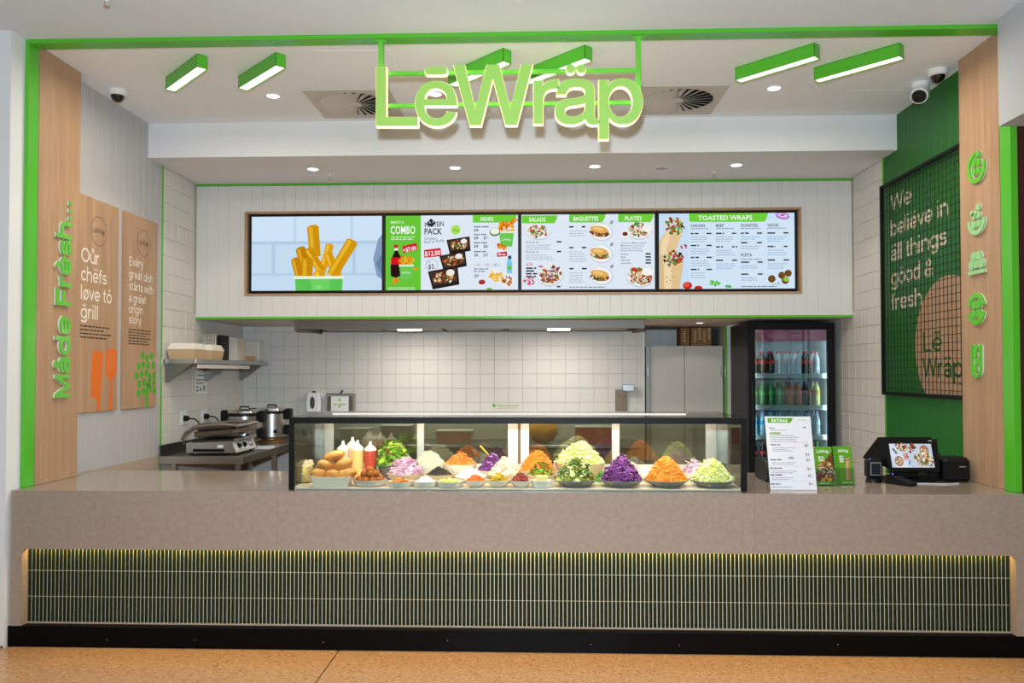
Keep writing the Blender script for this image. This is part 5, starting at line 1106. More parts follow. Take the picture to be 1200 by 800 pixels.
# ------------------------------------------------------------------ bowls, dishes and what is in them
SHRED = attr_mat('food_pieces', .5, .35)
CERW = pmat('white_ceramic', (240, 228, 208), .2); CERG = pmat('grey_stoneware', (146, 146, 140), .35); CERT = pmat('tan_stoneware', (206, 184, 150), .4, noise=(30, .3, (190, 160, 120), (1, 1, 1))); CERD = pmat('dark_grey_bowl', (104, 104, 98), .4); CERP = pmat('pale_dish', (212, 206, 192), .2)
def bowl(name, lb, cat, px, y, R_, h, mat, shape='bowl', grp=None):
    c = at(px, 560, y); x = c.x; z = ZB
    if shape == 'plate': pr = [(R_*.58, 0), (R_*.62, .002), (R_*.86, h*.55), (R_, h*.95), (R_*1.0, h), (R_*.97, h*1.0), (R_*.83, h*.6), (R_*.58, h*.2), (.005, h*.16)]
    elif shape == 'dish': pr = [(R_*.86, 0), (R_*.93, .004), (R_*.98, h*.8), (R_, h), (R_*.95, h), (R_*.9, h*.5), (R_*.82, h*.25), (.005, h*.22)]
    else: pr = [(R_*.5, 0), (R_*.56, .003), (R_*.82, h*.35), (R_*.95, h*.7), (R_, h), (R_*.955, h), (R_*.9, h*.7), (R_*.75, h*.35), (R_*.4, h*.12), (.005, h*.1)]
    o = MB().lathe(pr, (x, y, z), 32).build(name, mat); tag(o, lb, cat, grp); return x, z+h
def heap(name, lb, x, y, z0, r, h, n, cols, style, size, rnd, pw=1.25, sy=.85, lump=.12, core=None):
    """a mound: a lumpy core covered with pieces, each piece with its own colour"""
    mb = MB(); cl = [lin(c) for c in cols]; mb.c = lin(core or cols[0])
    ph = rnd.uniform(0, 6)
    def hgt(a, q): return h*(1-q**pw)*(1+lump*math.sin(3*a+ph)*q)
    rings = []; K_ = 20
    for q in (1.0, .86, .68, .5, .32, .15, .03):
        rings.append([(x+r*q*math.cos(2*PI*j/K_)*(1+.04*math.sin(5*j)), y+r*sy*q*math.sin(2*PI*j/K_), z0+hgt(2*PI*j/K_, q)*.96) for j in range(K_)])
    mb.ring(rings)
    for i in range(n):
        a = rnd.uniform(0, 2*PI); q = math.sqrt(rnd.random())*1.02; p = Vector((x+r*q*math.cos(a), y+r*sy*q*math.sin(a), z0+max(hgt(a, min(q, 1)), 0)*.97)); mb.c = cl[rnd.randrange(len(cl))]
        k = rnd.uniform(.6, 1.25)
        if style == 'shred':
            L, wd = size[0]*k, size[1]; th = rnd.uniform(0, 2*PI); sl = rnd.uniform(-.9, .9); d = Vector((math.cos(th), math.sin(th), sl)).normalized(); bend = Vector((rnd.uniform(-1, 1), rnd.uniform(-1, 1), rnd.uniform(0, 1.2)))*L*.28
            pts = [p-d*L*.5, p-d*L*.17+bend*.8, p+d*L*.17+bend, p+d*L*.5]; pts = [v+Vector((0, 0, .002)) for v in pts]
            mb.tube(pts, [wd*.4, wd*.55, wd*.55, wd*.3], 4)
        elif style == 'curl':
            L, wd = size[0]*k, size[1]; Q = Matrix.Rotation(rnd.uniform(0, 6.3), 3, 'Z') @ Matrix.Rotation(rnd.uniform(-1, 1), 3, 'X'); aa = rnd.uniform(2.2, 4.2)
            mb.tube([p+Q @ Vector((L*math.cos(aa*t/5), L*math.sin(aa*t/5), 0))-Q @ Vector((L*.6, 0, 0)) for t in range(6)], wd*.5, 4)
        elif style == 'leaf':
            L, wd = size[0]*k, size[1]*k; Q = Matrix.Rotation(rnd.uniform(0, 6.3), 3, 'Z') @ Matrix.Rotation(rnd.uniform(-.9, .5), 3, 'Y') @ Matrix.Rotation(rnd.uniform(-.7, .7), 3, 'X'); up = []; lo = []
            for u in range(4):
                t = u/3; ww = wd*(.35, .95, .8, .15)[u]; zz = L*.22*math.sin(t*3.0)
                for s_ in (-1, 0, 1):
                    v = Vector((L*(t-.4), s_*ww*.5, zz+abs(s_)*wd*rnd.uniform(-.1, .3))); up.append(p+Q @ v); lo.append(p+Q @ (v-Vector((0, 0, .0016))))
            fs = []
            for u in range(3):
                for s_ in range(2): q0 = u*3+s_; fs += [(q0, q0+3, q0+4, q0+1), (12+q0, 12+q0+1, 12+q0+4, 12+q0+3)]
            for u in range(3): fs += [(u*3, 12+u*3, 12+u*3+3, u*3+3), (u*3+2, u*3+5, 12+u*3+5, 12+u*3+2)]
            fs += [(0, 1, 13, 12), (1, 2, 14, 13), (9, 21, 22, 10), (10, 22, 23, 11)]
            mb.add(up+lo, fs)
        else:   # chunk
            s_ = size[0]*k; M = Matrix.Translation(p) @ Matrix.Rotation(rnd.uniform(0, 6), 4, 'Z') @ Matrix.Rotation(rnd.uniform(-.8, .8), 4, 'X'); mb.box(-s_*.5, s_*.5, -s_*.5*size[1], s_*.5*size[1], -s_*.35*size[1], s_*.35*size[1], s_*.14, M)
    o = mb.build(name, SHRED, angle=50); tag(o, lb, 'food', 'food heaped in the display case', 'stuff'); return o
rf = random.Random(21)
PUR = [(104, 40, 116), (136, 60, 150), (84, 26, 86), (162, 96, 176)]; ORA = [(244, 158, 50), (250, 176, 78), (238, 140, 36)]; ICE = [(230, 232, 150), (244, 244, 206), (212, 222, 110), (250, 248, 226), (222, 226, 128)]
ONI = [(232, 204, 222), (196, 124, 176), (242, 230, 238), (214, 160, 196)]; GRN = [(96, 140, 40), (150, 180, 60), (190, 206, 90), (60, 104, 30), (120, 90, 50)]; MIX = [(150, 160, 60), (196, 196, 96), (104, 120, 40), (90, 52, 44), (220, 220, 170), (70, 120, 40)]
GP = 'grey stoneware plates along the front glass'
x, z = bowl('serving_plate', 'grey plate holding the mixed leaf salad', 'plate', 674.5, .212, .132, .040, CERG, 'plate', GP); heap('mixed_salad', 'heap of mixed green salad leaves on a grey plate', x, .212, z-.012, .112, .128, 230, MIX, 'leaf', (.05, .026), rf, 1.5)
q = Vector((-.2, -1, .6)).to_track_quat('Z', 'Y').to_matrix(); tag(MB().lathe([(.004, 0), (.016, .001), (.018, .003), (.016, .006), (.004, .007)], (x-.022, .212-.088, z+.035), 14, q).build('cucumber_slice', pmat('cucumber', (196, 212, 140), .4)), 'round pale cucumber slice leaning on the front of the mixed salad', 'cucumber')
x, z = bowl('serving_plate', 'grey plate holding the purple cabbage cone', 'plate', 728, .212, .132, .040, CERG, 'plate', GP); heap('purple_cabbage', 'tall cone of shredded purple cabbage on a grey plate', x, .212, z-.012, .112, .138, 380, PUR, 'shred', (.05, .009), rf, 1.5)
x, z = bowl('serving_plate', 'grey plate holding the orange grated cone', 'plate', 781, .212, .132, .040, CERG, 'plate', GP); heap('grated_carrot', 'tall cone of fine orange grated cheese on a grey plate', x, .212, z-.012, .118, .142, 620, ORA, 'shred', (.026, .006), rf, 1.7)
x, z = bowl('serving_plate', 'grey plate holding the pale shredded lettuce, at the end', 'plate', 834.5, .212, .132, .040, CERG, 'plate', GP); heap('shredded_lettuce', 'heap of pale yellow shredded lettuce on a grey plate', x, .212, z-.012, .116, .124, 380, ICE, 'shred', (.04, .009), rf, 1.6)
# white ribbed dish of bread rolls
x0, x1 = at(366, 560, .12).x, at(411, 560, .12).x
t = thing('ribbed_dish', 'white ribbed rectangular dish holding the bread rolls', 'dish', ((x0+x1)/2, .165, ZB))
MB().ring([[(x0+.018, .098, ZB), (x1-.018, .098, ZB), (x1-.018, .232, ZB), (x0+.018, .232, ZB)], [(x0, .085, ZB+.06), (x1, .085, ZB+.06), (x1, .245, ZB+.06), (x0, .245, ZB+.06)], [(x0+.008, .093, ZB+.06), (x1-.008, .093, ZB+.06), (x1-.008, .237, ZB+.06), (x0+.008, .237, ZB+.06)], [(x0+.022, .105, ZB+.03), (x1-.022, .105, ZB+.03), (x1-.022, .225, ZB+.03), (x0+.022, .225, ZB+.03)]]).build('body', CERW, t)
for k in range(26):
    xx = x0+.022+k*(x1-x0-.044)/25; MB().tube([(xx, .0975, ZB+.006), (xx, .088, ZB+.048)], .0022, 5).build('rib', CERW, t)
CRU = pmat('golden_crust', (172, 94, 26), .35, noise=(16, .95, (226, 172, 90), (1, 1, 1)))
for k, (dx, dy, dz, rx, rot, tl, lb) in enumerate(((-.085, -.015, .075, .05, .25, 0, 'golden bread roll at the low outer end of the dish'), (0.0, -.025, .068, .046, 0, 0, 'golden bread roll low in the middle of the dish'), (.085, -.01, .072, .06, .2, .25, 'golden bread roll low at the bottle end of the dish'), (-.045, .01, .125, .058, .5, -.15, 'round golden bread roll in the second layer, outer side'), (.055, .01, .128, .062, .1, .4, 'pale bread roll slanting in the second layer by the bottles'), (.0, .02, .175, .066, .2, .3, 'long bread roll on the very top of the pile'))):
    q = Matrix.Rotation(rot, 3, 'Z') @ Matrix.Rotation(-tl, 3, 'Y'); tag(MB().ball(((x0+x1)/2+dx, .165+dy, ZB+dz), (rx, .036, .032), 16, 10, .015, q).build('bread_roll', CRU), lb, 'bread roll', 'bread rolls in the ribbed dish')
# falafel
x, z = bowl('falafel_dish', 'pale grey dish holding the fried falafel balls', 'dish', 433.5, .19, .100, .038, pmat('pale_grey_ware', (190, 182, 168), .3), 'dish')
FAL = pmat('fried_crumb', (190, 106, 34), .7, noise=(120, .8, (120, 62, 22), (1, 1, 1)), bump=(160, .6, (1, 1, 1)))
pos = [(math.cos(a)*.066, math.sin(a)*.062, .034) for a in [2*PI*i/9+.3 for i in range(9)]]+[(0, 0, .034)]+[(math.cos(a)*.038, math.sin(a)*.036, .07) for a in [2*PI*i/5 for i in range(5)]]+[(.0, .0, .094)]
for k, (dx, dy, dz) in enumerate(pos): tag(MB().ball((x+dx, .19+dy, ZB+dz), .0225, 12, 8, .06).build('falafel_ball', FAL), 'falafel ball on the very top of the heap' if k == 15 else ('brown falafel ball in the upper layer of the heap' if k > 9 else 'brown falafel ball in the bottom layer of the dish'), 'falafel', 'falafel balls in the pale dish')
# three pale dishes
x, z = bowl('small_dish', 'pale small dish with sliced chillies', 'dish', 469.5, .155, .078, .032, CERP, 'dish', 'pale small dishes'); heap('sliced_chilli', 'sliced orange and green chillies in a pale dish', x, .155, z-.010, .062, .03, 46, [(232, 110, 40), (246, 150, 50), (110, 140, 40), (236, 190, 90)], 'chunk', (.018, .6), rf)
x, z = bowl('small_dish', 'pale small dish with crumbled white cheese', 'dish', 498.5, .155, .073, .032, CERP, 'dish', 'pale small dishes'); heap('crumbled_cheese', 'crumbled white cheese in a pale dish', x, .155, z-.010, .06, .04, 110, [(248, 246, 240), (236, 232, 224)], 'chunk', (.012, .8), rf)
x, z = bowl('small_dish', 'pale small dish with lime wedges', 'dish', 527.5, .155, .082, .032, CERP, 'dish', 'pale small dishes'); LIM = pmat('lime_flesh', (214, 222, 120), .35)
for k, (dx, dy) in enumerate(((-.035, -.02), (.03, -.015), (-.005, .03))): tag(MB().ball((x+dx, .155+dy, z-.002), (.024, .017, .018), 12, 8, .03, Matrix.Rotation(k*1.1, 3, 'Z')).build('lime_wedge', LIM), ('lime wedge in the pale dish, nearer the cheese', 'lime wedge in the pale dish, nearer the pickled carrot', 'lime wedge at the back of the pale dish')[k], 'lime', 'lime wedges')
# four small white bowls
GB = 'small white bowls along the front glass'
for px, lb, nm, cols, st_, sz, hh, fl in ((557.5, 'small white bowl of orange pickled pieces', 'pickled_carrot', [(226, 110, 30), (240, 136, 50), (206, 84, 24)], 'chunk', (.018, .55), .042, 'orange pickled carrot pieces in a small white bowl'), (584, 'small white bowl of yellow-green pickles', 'pickle_chips', [(196, 160, 30), (170, 140, 24), (214, 180, 60)], 'chunk', (.018, .6), .05, 'yellow-green pickle pieces in a small white bowl'), (610, 'small white bowl of dark red pieces', 'dried_tomato', [(140, 44, 36), (166, 64, 50), (116, 30, 28)], 'chunk', (.015, .6), .056, 'dark red dried tomato pieces in a small white bowl')):
    x, z = bowl('small_bowl', lb, 'bowl', px, .15, .067, .04, CERW, 'bowl', GB); heap(nm, fl, x, .15, z-.008, .054, hh, 70, cols, st_, sz, rf, 1.4)
x, z = bowl('small_bowl', 'small white dish carrying the block of butter', 'bowl', 635, .15, .066, .04, pmat('glassy_white', (226, 222, 212), .1), 'dish', GB); tag(MB().box(x-.034, x+.034, .125, .175, z-.02, z+.026, .004).build('butter_block', pmat('butter', (246, 226, 150), .4)), 'pale yellow block of butter on a small white dish', 'butter')
# second row
GT = 'tan stoneware bowls in the middle row'
x, z = bowl('stoneware_bowl', 'tan bowl heaped with sliced red onion', 'bowl', 475, .365, .112, .052, CERT, 'bowl', GT); heap('sliced_onion', 'tall heap of sliced red onion rings in a tan bowl', x, .365, z-.012, .092, .112, 260, ONI, 'curl', (.024, .006), rf, 1.3)
x, z = bowl('stoneware_bowl', 'tan bowl of sliced black olives', 'bowl', 514.5, .365, .100, .048, CERT, 'bowl', GT); heap('black_olives', 'heap of sliced black olives in a tan bowl', x, .365, z-.012, .085, .058, 260, [(44, 38, 38), (64, 54, 50), (30, 26, 28), (84, 72, 62)], 'chunk', (.012, .7), rf, 1.2)
x, z = bowl('stoneware_bowl', 'white plate of diced white cheese in the middle row', 'bowl', 552, .36, .102, .036, CERW, 'plate', GT); heap('diced_cheese', 'heap of diced white cheese behind the pickled carrot', x, .36, z-.012, .09, .06, 160, [(250, 248, 244), (238, 234, 226), (246, 240, 226)], 'chunk', (.016, .8), rf, 1.4)
x, z = bowl('stoneware_bowl', 'tan bowl heaped with shredded chicken', 'bowl', 591, .38, .112, .048, CERT, 'bowl', GT); heap('shredded_chicken', 'tall heap of pale shredded chicken', x, .38, z-.012, .098, .118, 230, [(240, 216, 190), (248, 234, 216), (222, 176, 146), (244, 224, 204)], 'chunk', (.024, .55), rf, 1.2)
x, z = bowl('stoneware_bowl', 'tan bowl of chopped chilli salad', 'bowl', 634.5, .365, .095, .05, CERT, 'bowl', GT); heap('chilli_salad', 'chopped green and red chilli salad in a tan bowl', x, .365, z-.012, .08, .085, 170, [(110, 150, 36), (150, 190, 60), (196, 40, 26), (80, 120, 30), (230, 130, 50)], 'leaf', (.03, .016), rf, 1.6)
# back row
x, z = bowl('leaf_bowl', 'dark grey deep bowl holding green salad leaves', 'bowl', 461, .52, .105, .10, CERD, 'bowl'); heap('green_leaves', 'tall heap of bright green salad leaves in a dark bowl', x, .52, z-.02, .108, .155, 170, [(120, 170, 40), (164, 200, 60), (90, 140, 30), (196, 216, 90), (70, 110, 30), (120, 70, 50)], 'leaf', (.06, .028), rf, 2.0)
GW = 'deep white bowls in the back row'
x, z = bowl('deep_bowl', 'white deep bowl of white shredded cabbage', 'bowl', 503.5, .57, .098, .088, CERW, 'bowl', GW); heap('white_cabbage', 'rounded heap of white shredded cabbage', x, .57, z-.012, .088, .08, 330, [(240, 236, 214), (250, 248, 236), (226, 224, 196)], 'shred', (.04, .004), rf, 1.9)
x, z = bowl('deep_bowl', 'white deep bowl of orange carrot shreds', 'bowl', 539, .57, .106, .088, CERW, 'bowl', GW); heap('carrot_shreds', 'heap of thick orange carrot shreds in a white bowl', x, .57, z-.012, .092, .078, 220, [(246, 150, 60), (250, 176, 96), (232, 126, 40)], 'shred', (.035, .008), rf, 1.3)
x, z = bowl('deep_bowl', 'low white plate under the diced purple cabbage', 'bowl', 577, .58, .108, .05, CERW, 'plate', GW); heap('purple_slaw', 'heap of chunky purple cabbage behind the chicken', x, .58, z-.012, .098, .125, 260, PUR+[(206, 160, 206)], 'chunk', (.016, .6), rf, 1.3)
x, z = bowl('deep_bowl', 'low white plate under the orange grated cone at the back', 'bowl', 630, .57, .125, .05, CERW, 'plate', GW); heap('grated_pumpkin', 'tall cone of orange grated cheese behind the chilli salad', x, .57, z-.012, .112, .135, 500, ORA, 'shred', (.026, .006), rf, 1.7)
x, z = bowl('deep_bowl', 'large glazed tan bowl of shredded lettuce in the back row', 'bowl', 679.5, .60, .165, .098, CERT, 'bowl', GW); heap('iceberg_shreds', 'large heap of pale shredded lettuce in the glazed bowl', x, .60, z-.014, .145, .135, 430, ICE, 'shred', (.05, .01), rf, 1.6)
x, z = bowl('deep_bowl', 'white bowl of beige grated cheese behind the purple cone', 'bowl', 731, .50, .085, .045, CERW, 'bowl', GW); heap('grated_cheese', 'beige grated cheese behind the purple cabbage cone', x, .50, z-.012, .075, .10, 300, [(240, 214, 150), (246, 228, 180), (232, 198, 120)], 'shred', (.03, .005), rf, 1.3)
x, z = bowl('deep_bowl', 'white bowl of diced white onion between two cones', 'bowl', 755, .50, .078, .045, CERW, 'bowl', GW); heap('diced_onion', 'diced white onion between the purple and orange cones', x, .50, z-.012, .066, .048, 130, [(246, 240, 238), (236, 224, 226), (226, 206, 214)], 'chunk', (.014, .8), rf, 1.4)
x, z = bowl('deep_bowl', 'white bowl of pink onion behind the pale lettuce', 'bowl', 815, .50, .082, .045, CERW, 'bowl', GW); heap('pink_onion', 'sliced pink onion behind the pale shredded lettuce', x, .50, z-.012, .072, .09, 150, ONI, 'curl', (.022, .005), rf, 1.3)
heap('chopped_parsley', 'small tuft of chopped green parsley behind the mixed salad', at(706, 560, .40).x, .40, ZB, .045, .06, 90, [(70, 150, 40), (110, 180, 60), (50, 110, 30)], 'leaf', (.02, .014), rf, 1.6)
# serving tongs and spoon handles
def handle(a, b, ya, yb, r, mat, nm, lb, cat):
    p, q = at(*a, ya), at(*b, yb); tag(MB().tube([p, p.lerp(q, .5)+Vector((0, 0, .002)), q], [r*.9, r, r*1.1], 8).build(nm, mat), lb, cat)
handle((760, 553), (736, 540), .47, .60, .006, CERW, 'serving_spoon', 'white spoon handle slanting out of the diced white onion', 'spoon')
handle((574, 535), (563, 523), .60, .68, .007, pmat('brass_handle', (190, 150, 40), .35, metal=.5), 'brass_spoon', 'brass spoon handle sticking up behind the purple cabbage', 'spoon')
handle((820, 548), (803, 540), .52, .60, .003, STEEL, 'thin_fork', 'thin steel fork handle slanting out of the pink onion', 'fork')
# squeeze bottles
def squeeze(px, y, h, col, lb):
    x = at(px, 540, y).x; t = thing('squeeze_bottle', lb, 'squeeze bottle', (x, y, ZB), 'sauce squeeze bottles behind the bread rolls'); r = .038
    MB().lathe([(r*.95, 0), (r, .008), (r, h*.72), (r*.97, h*.76)], (x, y, ZB), 20).build('body', pmat('sauce_%d_%d_%d' % col, col, .25), t)
    MB().lathe([(r*1.0, h*.755), (r*1.0, h*.80), (r*.8, h*.84), (r*.32, h*.9), (r*.2, h*.99), (r*.12, h*1.0)], (x, y, ZB), 20).build('nozzle_cap', pmat('milky_plastic', (240, 234, 228), .35), t)
squeeze(402, .45, .245, (236, 206, 176), 'squeeze bottle of pale cream sauce nearest the rolls'); squeeze(413, .53, .262, (240, 220, 196), 'squeeze bottle of pale sauce standing behind the other bottles'); squeeze(419, .44, .25, (240, 190, 120), 'squeeze bottle of yellow-orange sauce, the middle one'); squeeze(434, .45, .242, (182, 70, 50), 'squeeze bottle of red sauce next to the green leaves')
# clear tub against the side glass
x = at(356, 560, .30).x; t = thing('clear_tub', 'clear tub of pale slaw against the side glass', 'tub', (x, .36, ZB))
MB().ring([[(x-.045, .26, ZB), (x+.045, .26, ZB), (x+.045, .46, ZB), (x-.045, .46, ZB)], [(x-.05, .25, ZB+.10), (x+.05, .25, ZB+.10), (x+.05, .47, ZB+.10), (x-.05, .47, ZB+.10)]], True, False).build('wall', glass_mat('tub_plastic', (232, 228, 214), .05), t)
heap('pale_slaw', 'pale yellow slaw filling the clear tub', x, .36, ZB+.004, .043, .115, 120, [(236, 214, 150), (244, 230, 196), (226, 196, 190)], 'shred', (.03, .005), rf, 5, sy=2.1)

# ------------------------------------------------------------------ prep bench seen through the case doors
pb = thing('prep_bench', 'stainless prep bench against the back wall, seen through the case', 'bench', (-.6, 3.45, 0))
bx('top', STEELD, pb, -2.2, 1.10, 3.10, 3.82, .875, .90, .003); bx('undershelf', STEELD, pb, -2.2, 1.10, 3.14, 3.80, .30, .32, .003)
for lx in (-2.15, -.55, 1.05):
    for ly in (3.14, 3.77): MB().box(lx-.02, lx+.02, ly-.02, ly+.02, 0, .875, .003).build('leg', STEEL, pb)
def tub(x0, x1, y0, h, mat, nm, lb):
    t = thing(nm, lb, 'tub', ((x0+x1)/2, y0+.12, .9005)); 
    MB().ring([[(x0+.012, y0+.012, .9005), (x1-.012, y0+.012, .9005), (x1-.012, y0+.24, .9005), (x0+.012, y0+.24, .9005)], [(x0, y0, .9005+h), (x1, y0, .9005+h), (x1, y0+.25, .9005+h), (x0, y0+.25, .9005+h)]]).build('body', mat, t)
    MB().box(x0-.006, x1+.006, y0-.006, y0+.256, .9005+h, .9005+h+.012, .004).build('lid', pmat('tub_lid', (206, 206, 200), .4), t)
tag(MB().ball((.10, 3.30, 1.03), (.15, .1, .128), 18, 12, .05).build('cheese_bag', pmat('yellow_bag', (222, 170, 40), .25, noise=(14, .7, (236, 140, 40), (1, 1, 1)))), 'large yellow bag of grated cheese on the prep bench', 'bag')
tub(-1.9, -1.62, 3.2, .14, pmat('tub_a', (196, 190, 170), .4), 'storage_tub', 'pale storage tub at the soap dispenser end of the prep bench'); tub(-1.5, -1.2, 3.22, .17, pmat('tub_b', (150, 140, 120), .4), 'storage_tub', 'brown storage tub behind the sauce bottles on the prep bench'); tub(-.95, -.6, 3.2, .12, pmat('tub_c', (206, 150, 120), .4), 'storage_tub', 'pinkish storage tub in the middle of the prep bench'); tub(.42, .78, 3.22, .16, pmat('tub_d', (206, 96, 60), .4), 'storage_tub', 'orange-red storage tub beside the yellow bag on the prep bench')
tag(MB().box(-.15, .35, 3.18, 3.55, .322, .60, .01).build('red_crate', pmat('red_crate', (130, 36, 28), .45)), 'dark red crate on the shelf under the prep bench', 'crate')
# ------------------------------------------------------------------ things on the counter by the till
ES = thing('extras_board', 'white extras price board leaning back on the counter', 'price board', (1.556, .16, H))
U = Vector((1, 0, 0)); V = Vector((0, .11, .425)).normalized(); N_ = U.cross(V); o = Vector((1.422, .142, H+.0015)); BW, BH = .270, .437
MB().prism([(0, 0), (BW, 0), (BW, BH), (0, BH)], o, U, V, .003).build('sheet', pmat('board_white', (232, 230, 234), .3), ES)
MB().prism([(0, 0), (BW, 0), (BW, BH), (0, BH)], o-N_*.0035, U, V, .003).build('acrylic_back', glass_mat('clear_acrylic', (240, 246, 246), .05), ES)
MB().prism([(.02, 0), (.05, 0), (.05, .2), (.02, .2)], o-N_*.007+Vector((.1, .1, .0)), U, Vector((0, -.35, 1)).normalized(), .003).build('strut', glass_mat('clear_acrylic', (240, 246, 246), .05), ES)
f = FA(); k = BW/430
def q(x, y): return ((x-130-(y-70)*.085)*k*1.0, BH-(y-66)*BH/660)
def tx(s, x, y, h, c, w=None, al='l', off=.0): a = q(x, y); f.text(s, a[0], a[1], h*k, c, al, off, None if w is None else w*k)
def ln(x, y, w, n, lh, th, c, rg=.2): a = q(x, y); f.lines(a[0], a[1], w*k, n, lh*k, th*k, c, rs, rg)
a, b = q(158, 125), q(400, 80); f.poly([(a[0], a[1]), (b[0]-.02, a[1]), (b[0], b[1]), (a[0], b[1])], (98, 160, 30)); tx('EXTRAS', 195, 117, 27, (250, 250, 250), 150, off=.05); tx('LëWräp', 440, 106, 16, (170, 196, 120), 86, off=.01)
G1 = (90, 90, 96)
ln(175, 178, 50, 1, 10, 9, G1); ln(490, 172, 36, 1, 10, 10, G1, .05); ln(185, 196, 160, 1, 10, 6, (150, 150, 156)); a = q(175, 230); f.rrect(a[0], a[1], a[0]+105*k, a[1]+20*k, 9*k, (150, 180, 90)); ln(178, 242, 280, 4, 19, 6, (150, 150, 156))
for y, n in ((330, 3), (465, 2), (540, 2), (600, 2), (680, 1)): ln(185, y, 110, 1, 10, 10, G1, .1); ln(200, y+24, 240, n, 16, 6, (160, 160, 166), .4)
for y, p in ((340, '3'), (420, '3'), (470, '2'), (550, '5'), (610, '2'), (680, '2')): tx('$'+p, 505+(y-340)*.1, y, 22, (60, 60, 66), 34, off=.02)
for y in (305, 440, 520, 650): a = q(180, y); f.rect(a[0], a[1], a[0]+360*k, a[1]+1.5*k, (206, 160, 170))
f.build('print', PRINT, ES, o+N_*.0002, U, V)

def flyer(x, y, lb, wrap):
    t = thing('flyer_holder', lb, 'flyer holder', (x+.055, y, H), 'flyer holders by the price board'); U = Vector((1, 0, 0)); V = Vector((0, .05, .225)).normalized(); N_ = U.cross(V); o = Vector((x, y, H+.0025)); W_, H_ = .112, .235
    MB().prism([(0, 0), (W_, 0), (W_, H_), (0, H_)], o, U, V, .004).build('flyer', pmat('flyer_card', (96, 160, 40), .3), t)
    f = FA(); f.rect(0, 0, W_, H_, (98, 162, 34)); f.text('LëWräp', W_*.5, H_*.84, .02, (248, 250, 244), 'c', .03, w=.075)
    if not wrap:
        f.poly([(0, 0), (W_, 0), (W_, H_*.86), (W_*.55, H_*.62), (0, H_*.25)], (120, 60, 34)); f.speck(W_*.62, H_*.42, .045, .055, 150, .007, FOOD+[(160, 30, 40), (226, 200, 150)], rs, .7); f.speck(.03, H_*.22, .028, .03, 60, .007, [(150, 50, 60), (190, 120, 120), (90, 40, 40)], rs); f.speck(.065, H_*.12, .032, .018, 30, .008, [(236, 150, 30), (246, 180, 60)], rs); f.lines(.025, H_*.72, .04, 3, .011, .006, (240, 246, 230), rs, .2); f.rect(0, 0, W_, .022, (98, 162, 34)); f.lines(.02, .008, .07, 1, .01, .006, (214, 236, 180), rs, .1)
    else:
        f.rect(0, 0, .03, H_, (80, 148, 40)); f.poly([(.062, .025), (.092, .028), (.098, .15), (.07, .152)], (196, 140, 90)); f.poly([(.066, .028), (.080, .028), (.086, .148), (.073, .15)], (222, 172, 120)); f.speck(.084, .155, .016, .012, 40, .005, FOOD, rs); f.lines(.034, H_*.72, .03, 4, .011, .007, (236, 244, 220), rs, .2); f.lines(.04, .008, .06, 1, .01, .006, (214, 236, 180), rs, .1)
    f.build('print', attr_mat('gloss_print', .25, .5), t, o+N_*.0002, U, V)
    AC = glass_mat('clear_acrylic', (240, 246, 246), .05)
    MB().prism([(-.003, 0), (W_+.003, 0), (W_+.003, .10), (-.003, .10)], o+N_*.018, U, V, .002).build('pocket', AC, t); MB().prism([(-.003, -.0), (W_+.003, 0), (W_+.003, H_*.96), (-.003, H_*.96)], o-N_*.005, U, V, .002).build('back', AC, t); bx('foot', AC, t, x-.003, x+W_+.003, y-.02, y+.07, H+.0003, H+.0023)
flyer(1.752, .335, 'green flyer picturing a loaded plate, next to the price board', False); flyer(1.885, .372, 'green flyer picturing a toasted wrap, nearer the till', True)

t = thing('label_printer', 'charcoal box printer half hidden behind the price board', 'printer', (1.59, .62, H))
b = MB(); pr = [(.50, H+.0015), (.47, H+.03), (.47, H+.085), (.53, H+.13), (.74, H+.13), (.76, H+.02), (.74, H+.0015)]
b.ring([[(x_, y_, z_) for y_, z_ in pr] for x_ in (1.495, 1.68)]); b.build('body', DARKG, t); bx('paper_slot', BLACKP, t, 1.52, 1.655, .54, .57, H+.1302, H+.133)
MB().box(1.60, 1.615, .4945, .499, H+.09, H+.1, .001).build('button', pmat('blue_led', (60, 120, 220), .3), t)

t = thing('barcode_scanner', 'small black stand scanner with a square window', 'scanner', (2.165, .5, H))
MB().lathe([(.062, .0), (.06, .016), (.045, .03), (.02, .034)], (2.165, .5, H+.001), 24, sx=.8, sy=.75).build('base', BLACKP, t)
bx('head', BLACKP, t, 2.117, 2.212, .465, .535, H+.03, H+.145, .012); bx('window_frame', pmat('silver_bezel', (170, 172, 176), .3, metal=.7), t, 2.130, 2.199, .461, .466, H+.045, H+.128, .002); bx('window', pmat('scan_glass', (30, 36, 44), .08), t, 2.137, 2.192, .459, .4615, H+.052, H+.121)
MB().ball((2.135, .478, H+.147), .004, 8, 6).build('led', emat('blue_dot', (80, 120, 255), 2), t)

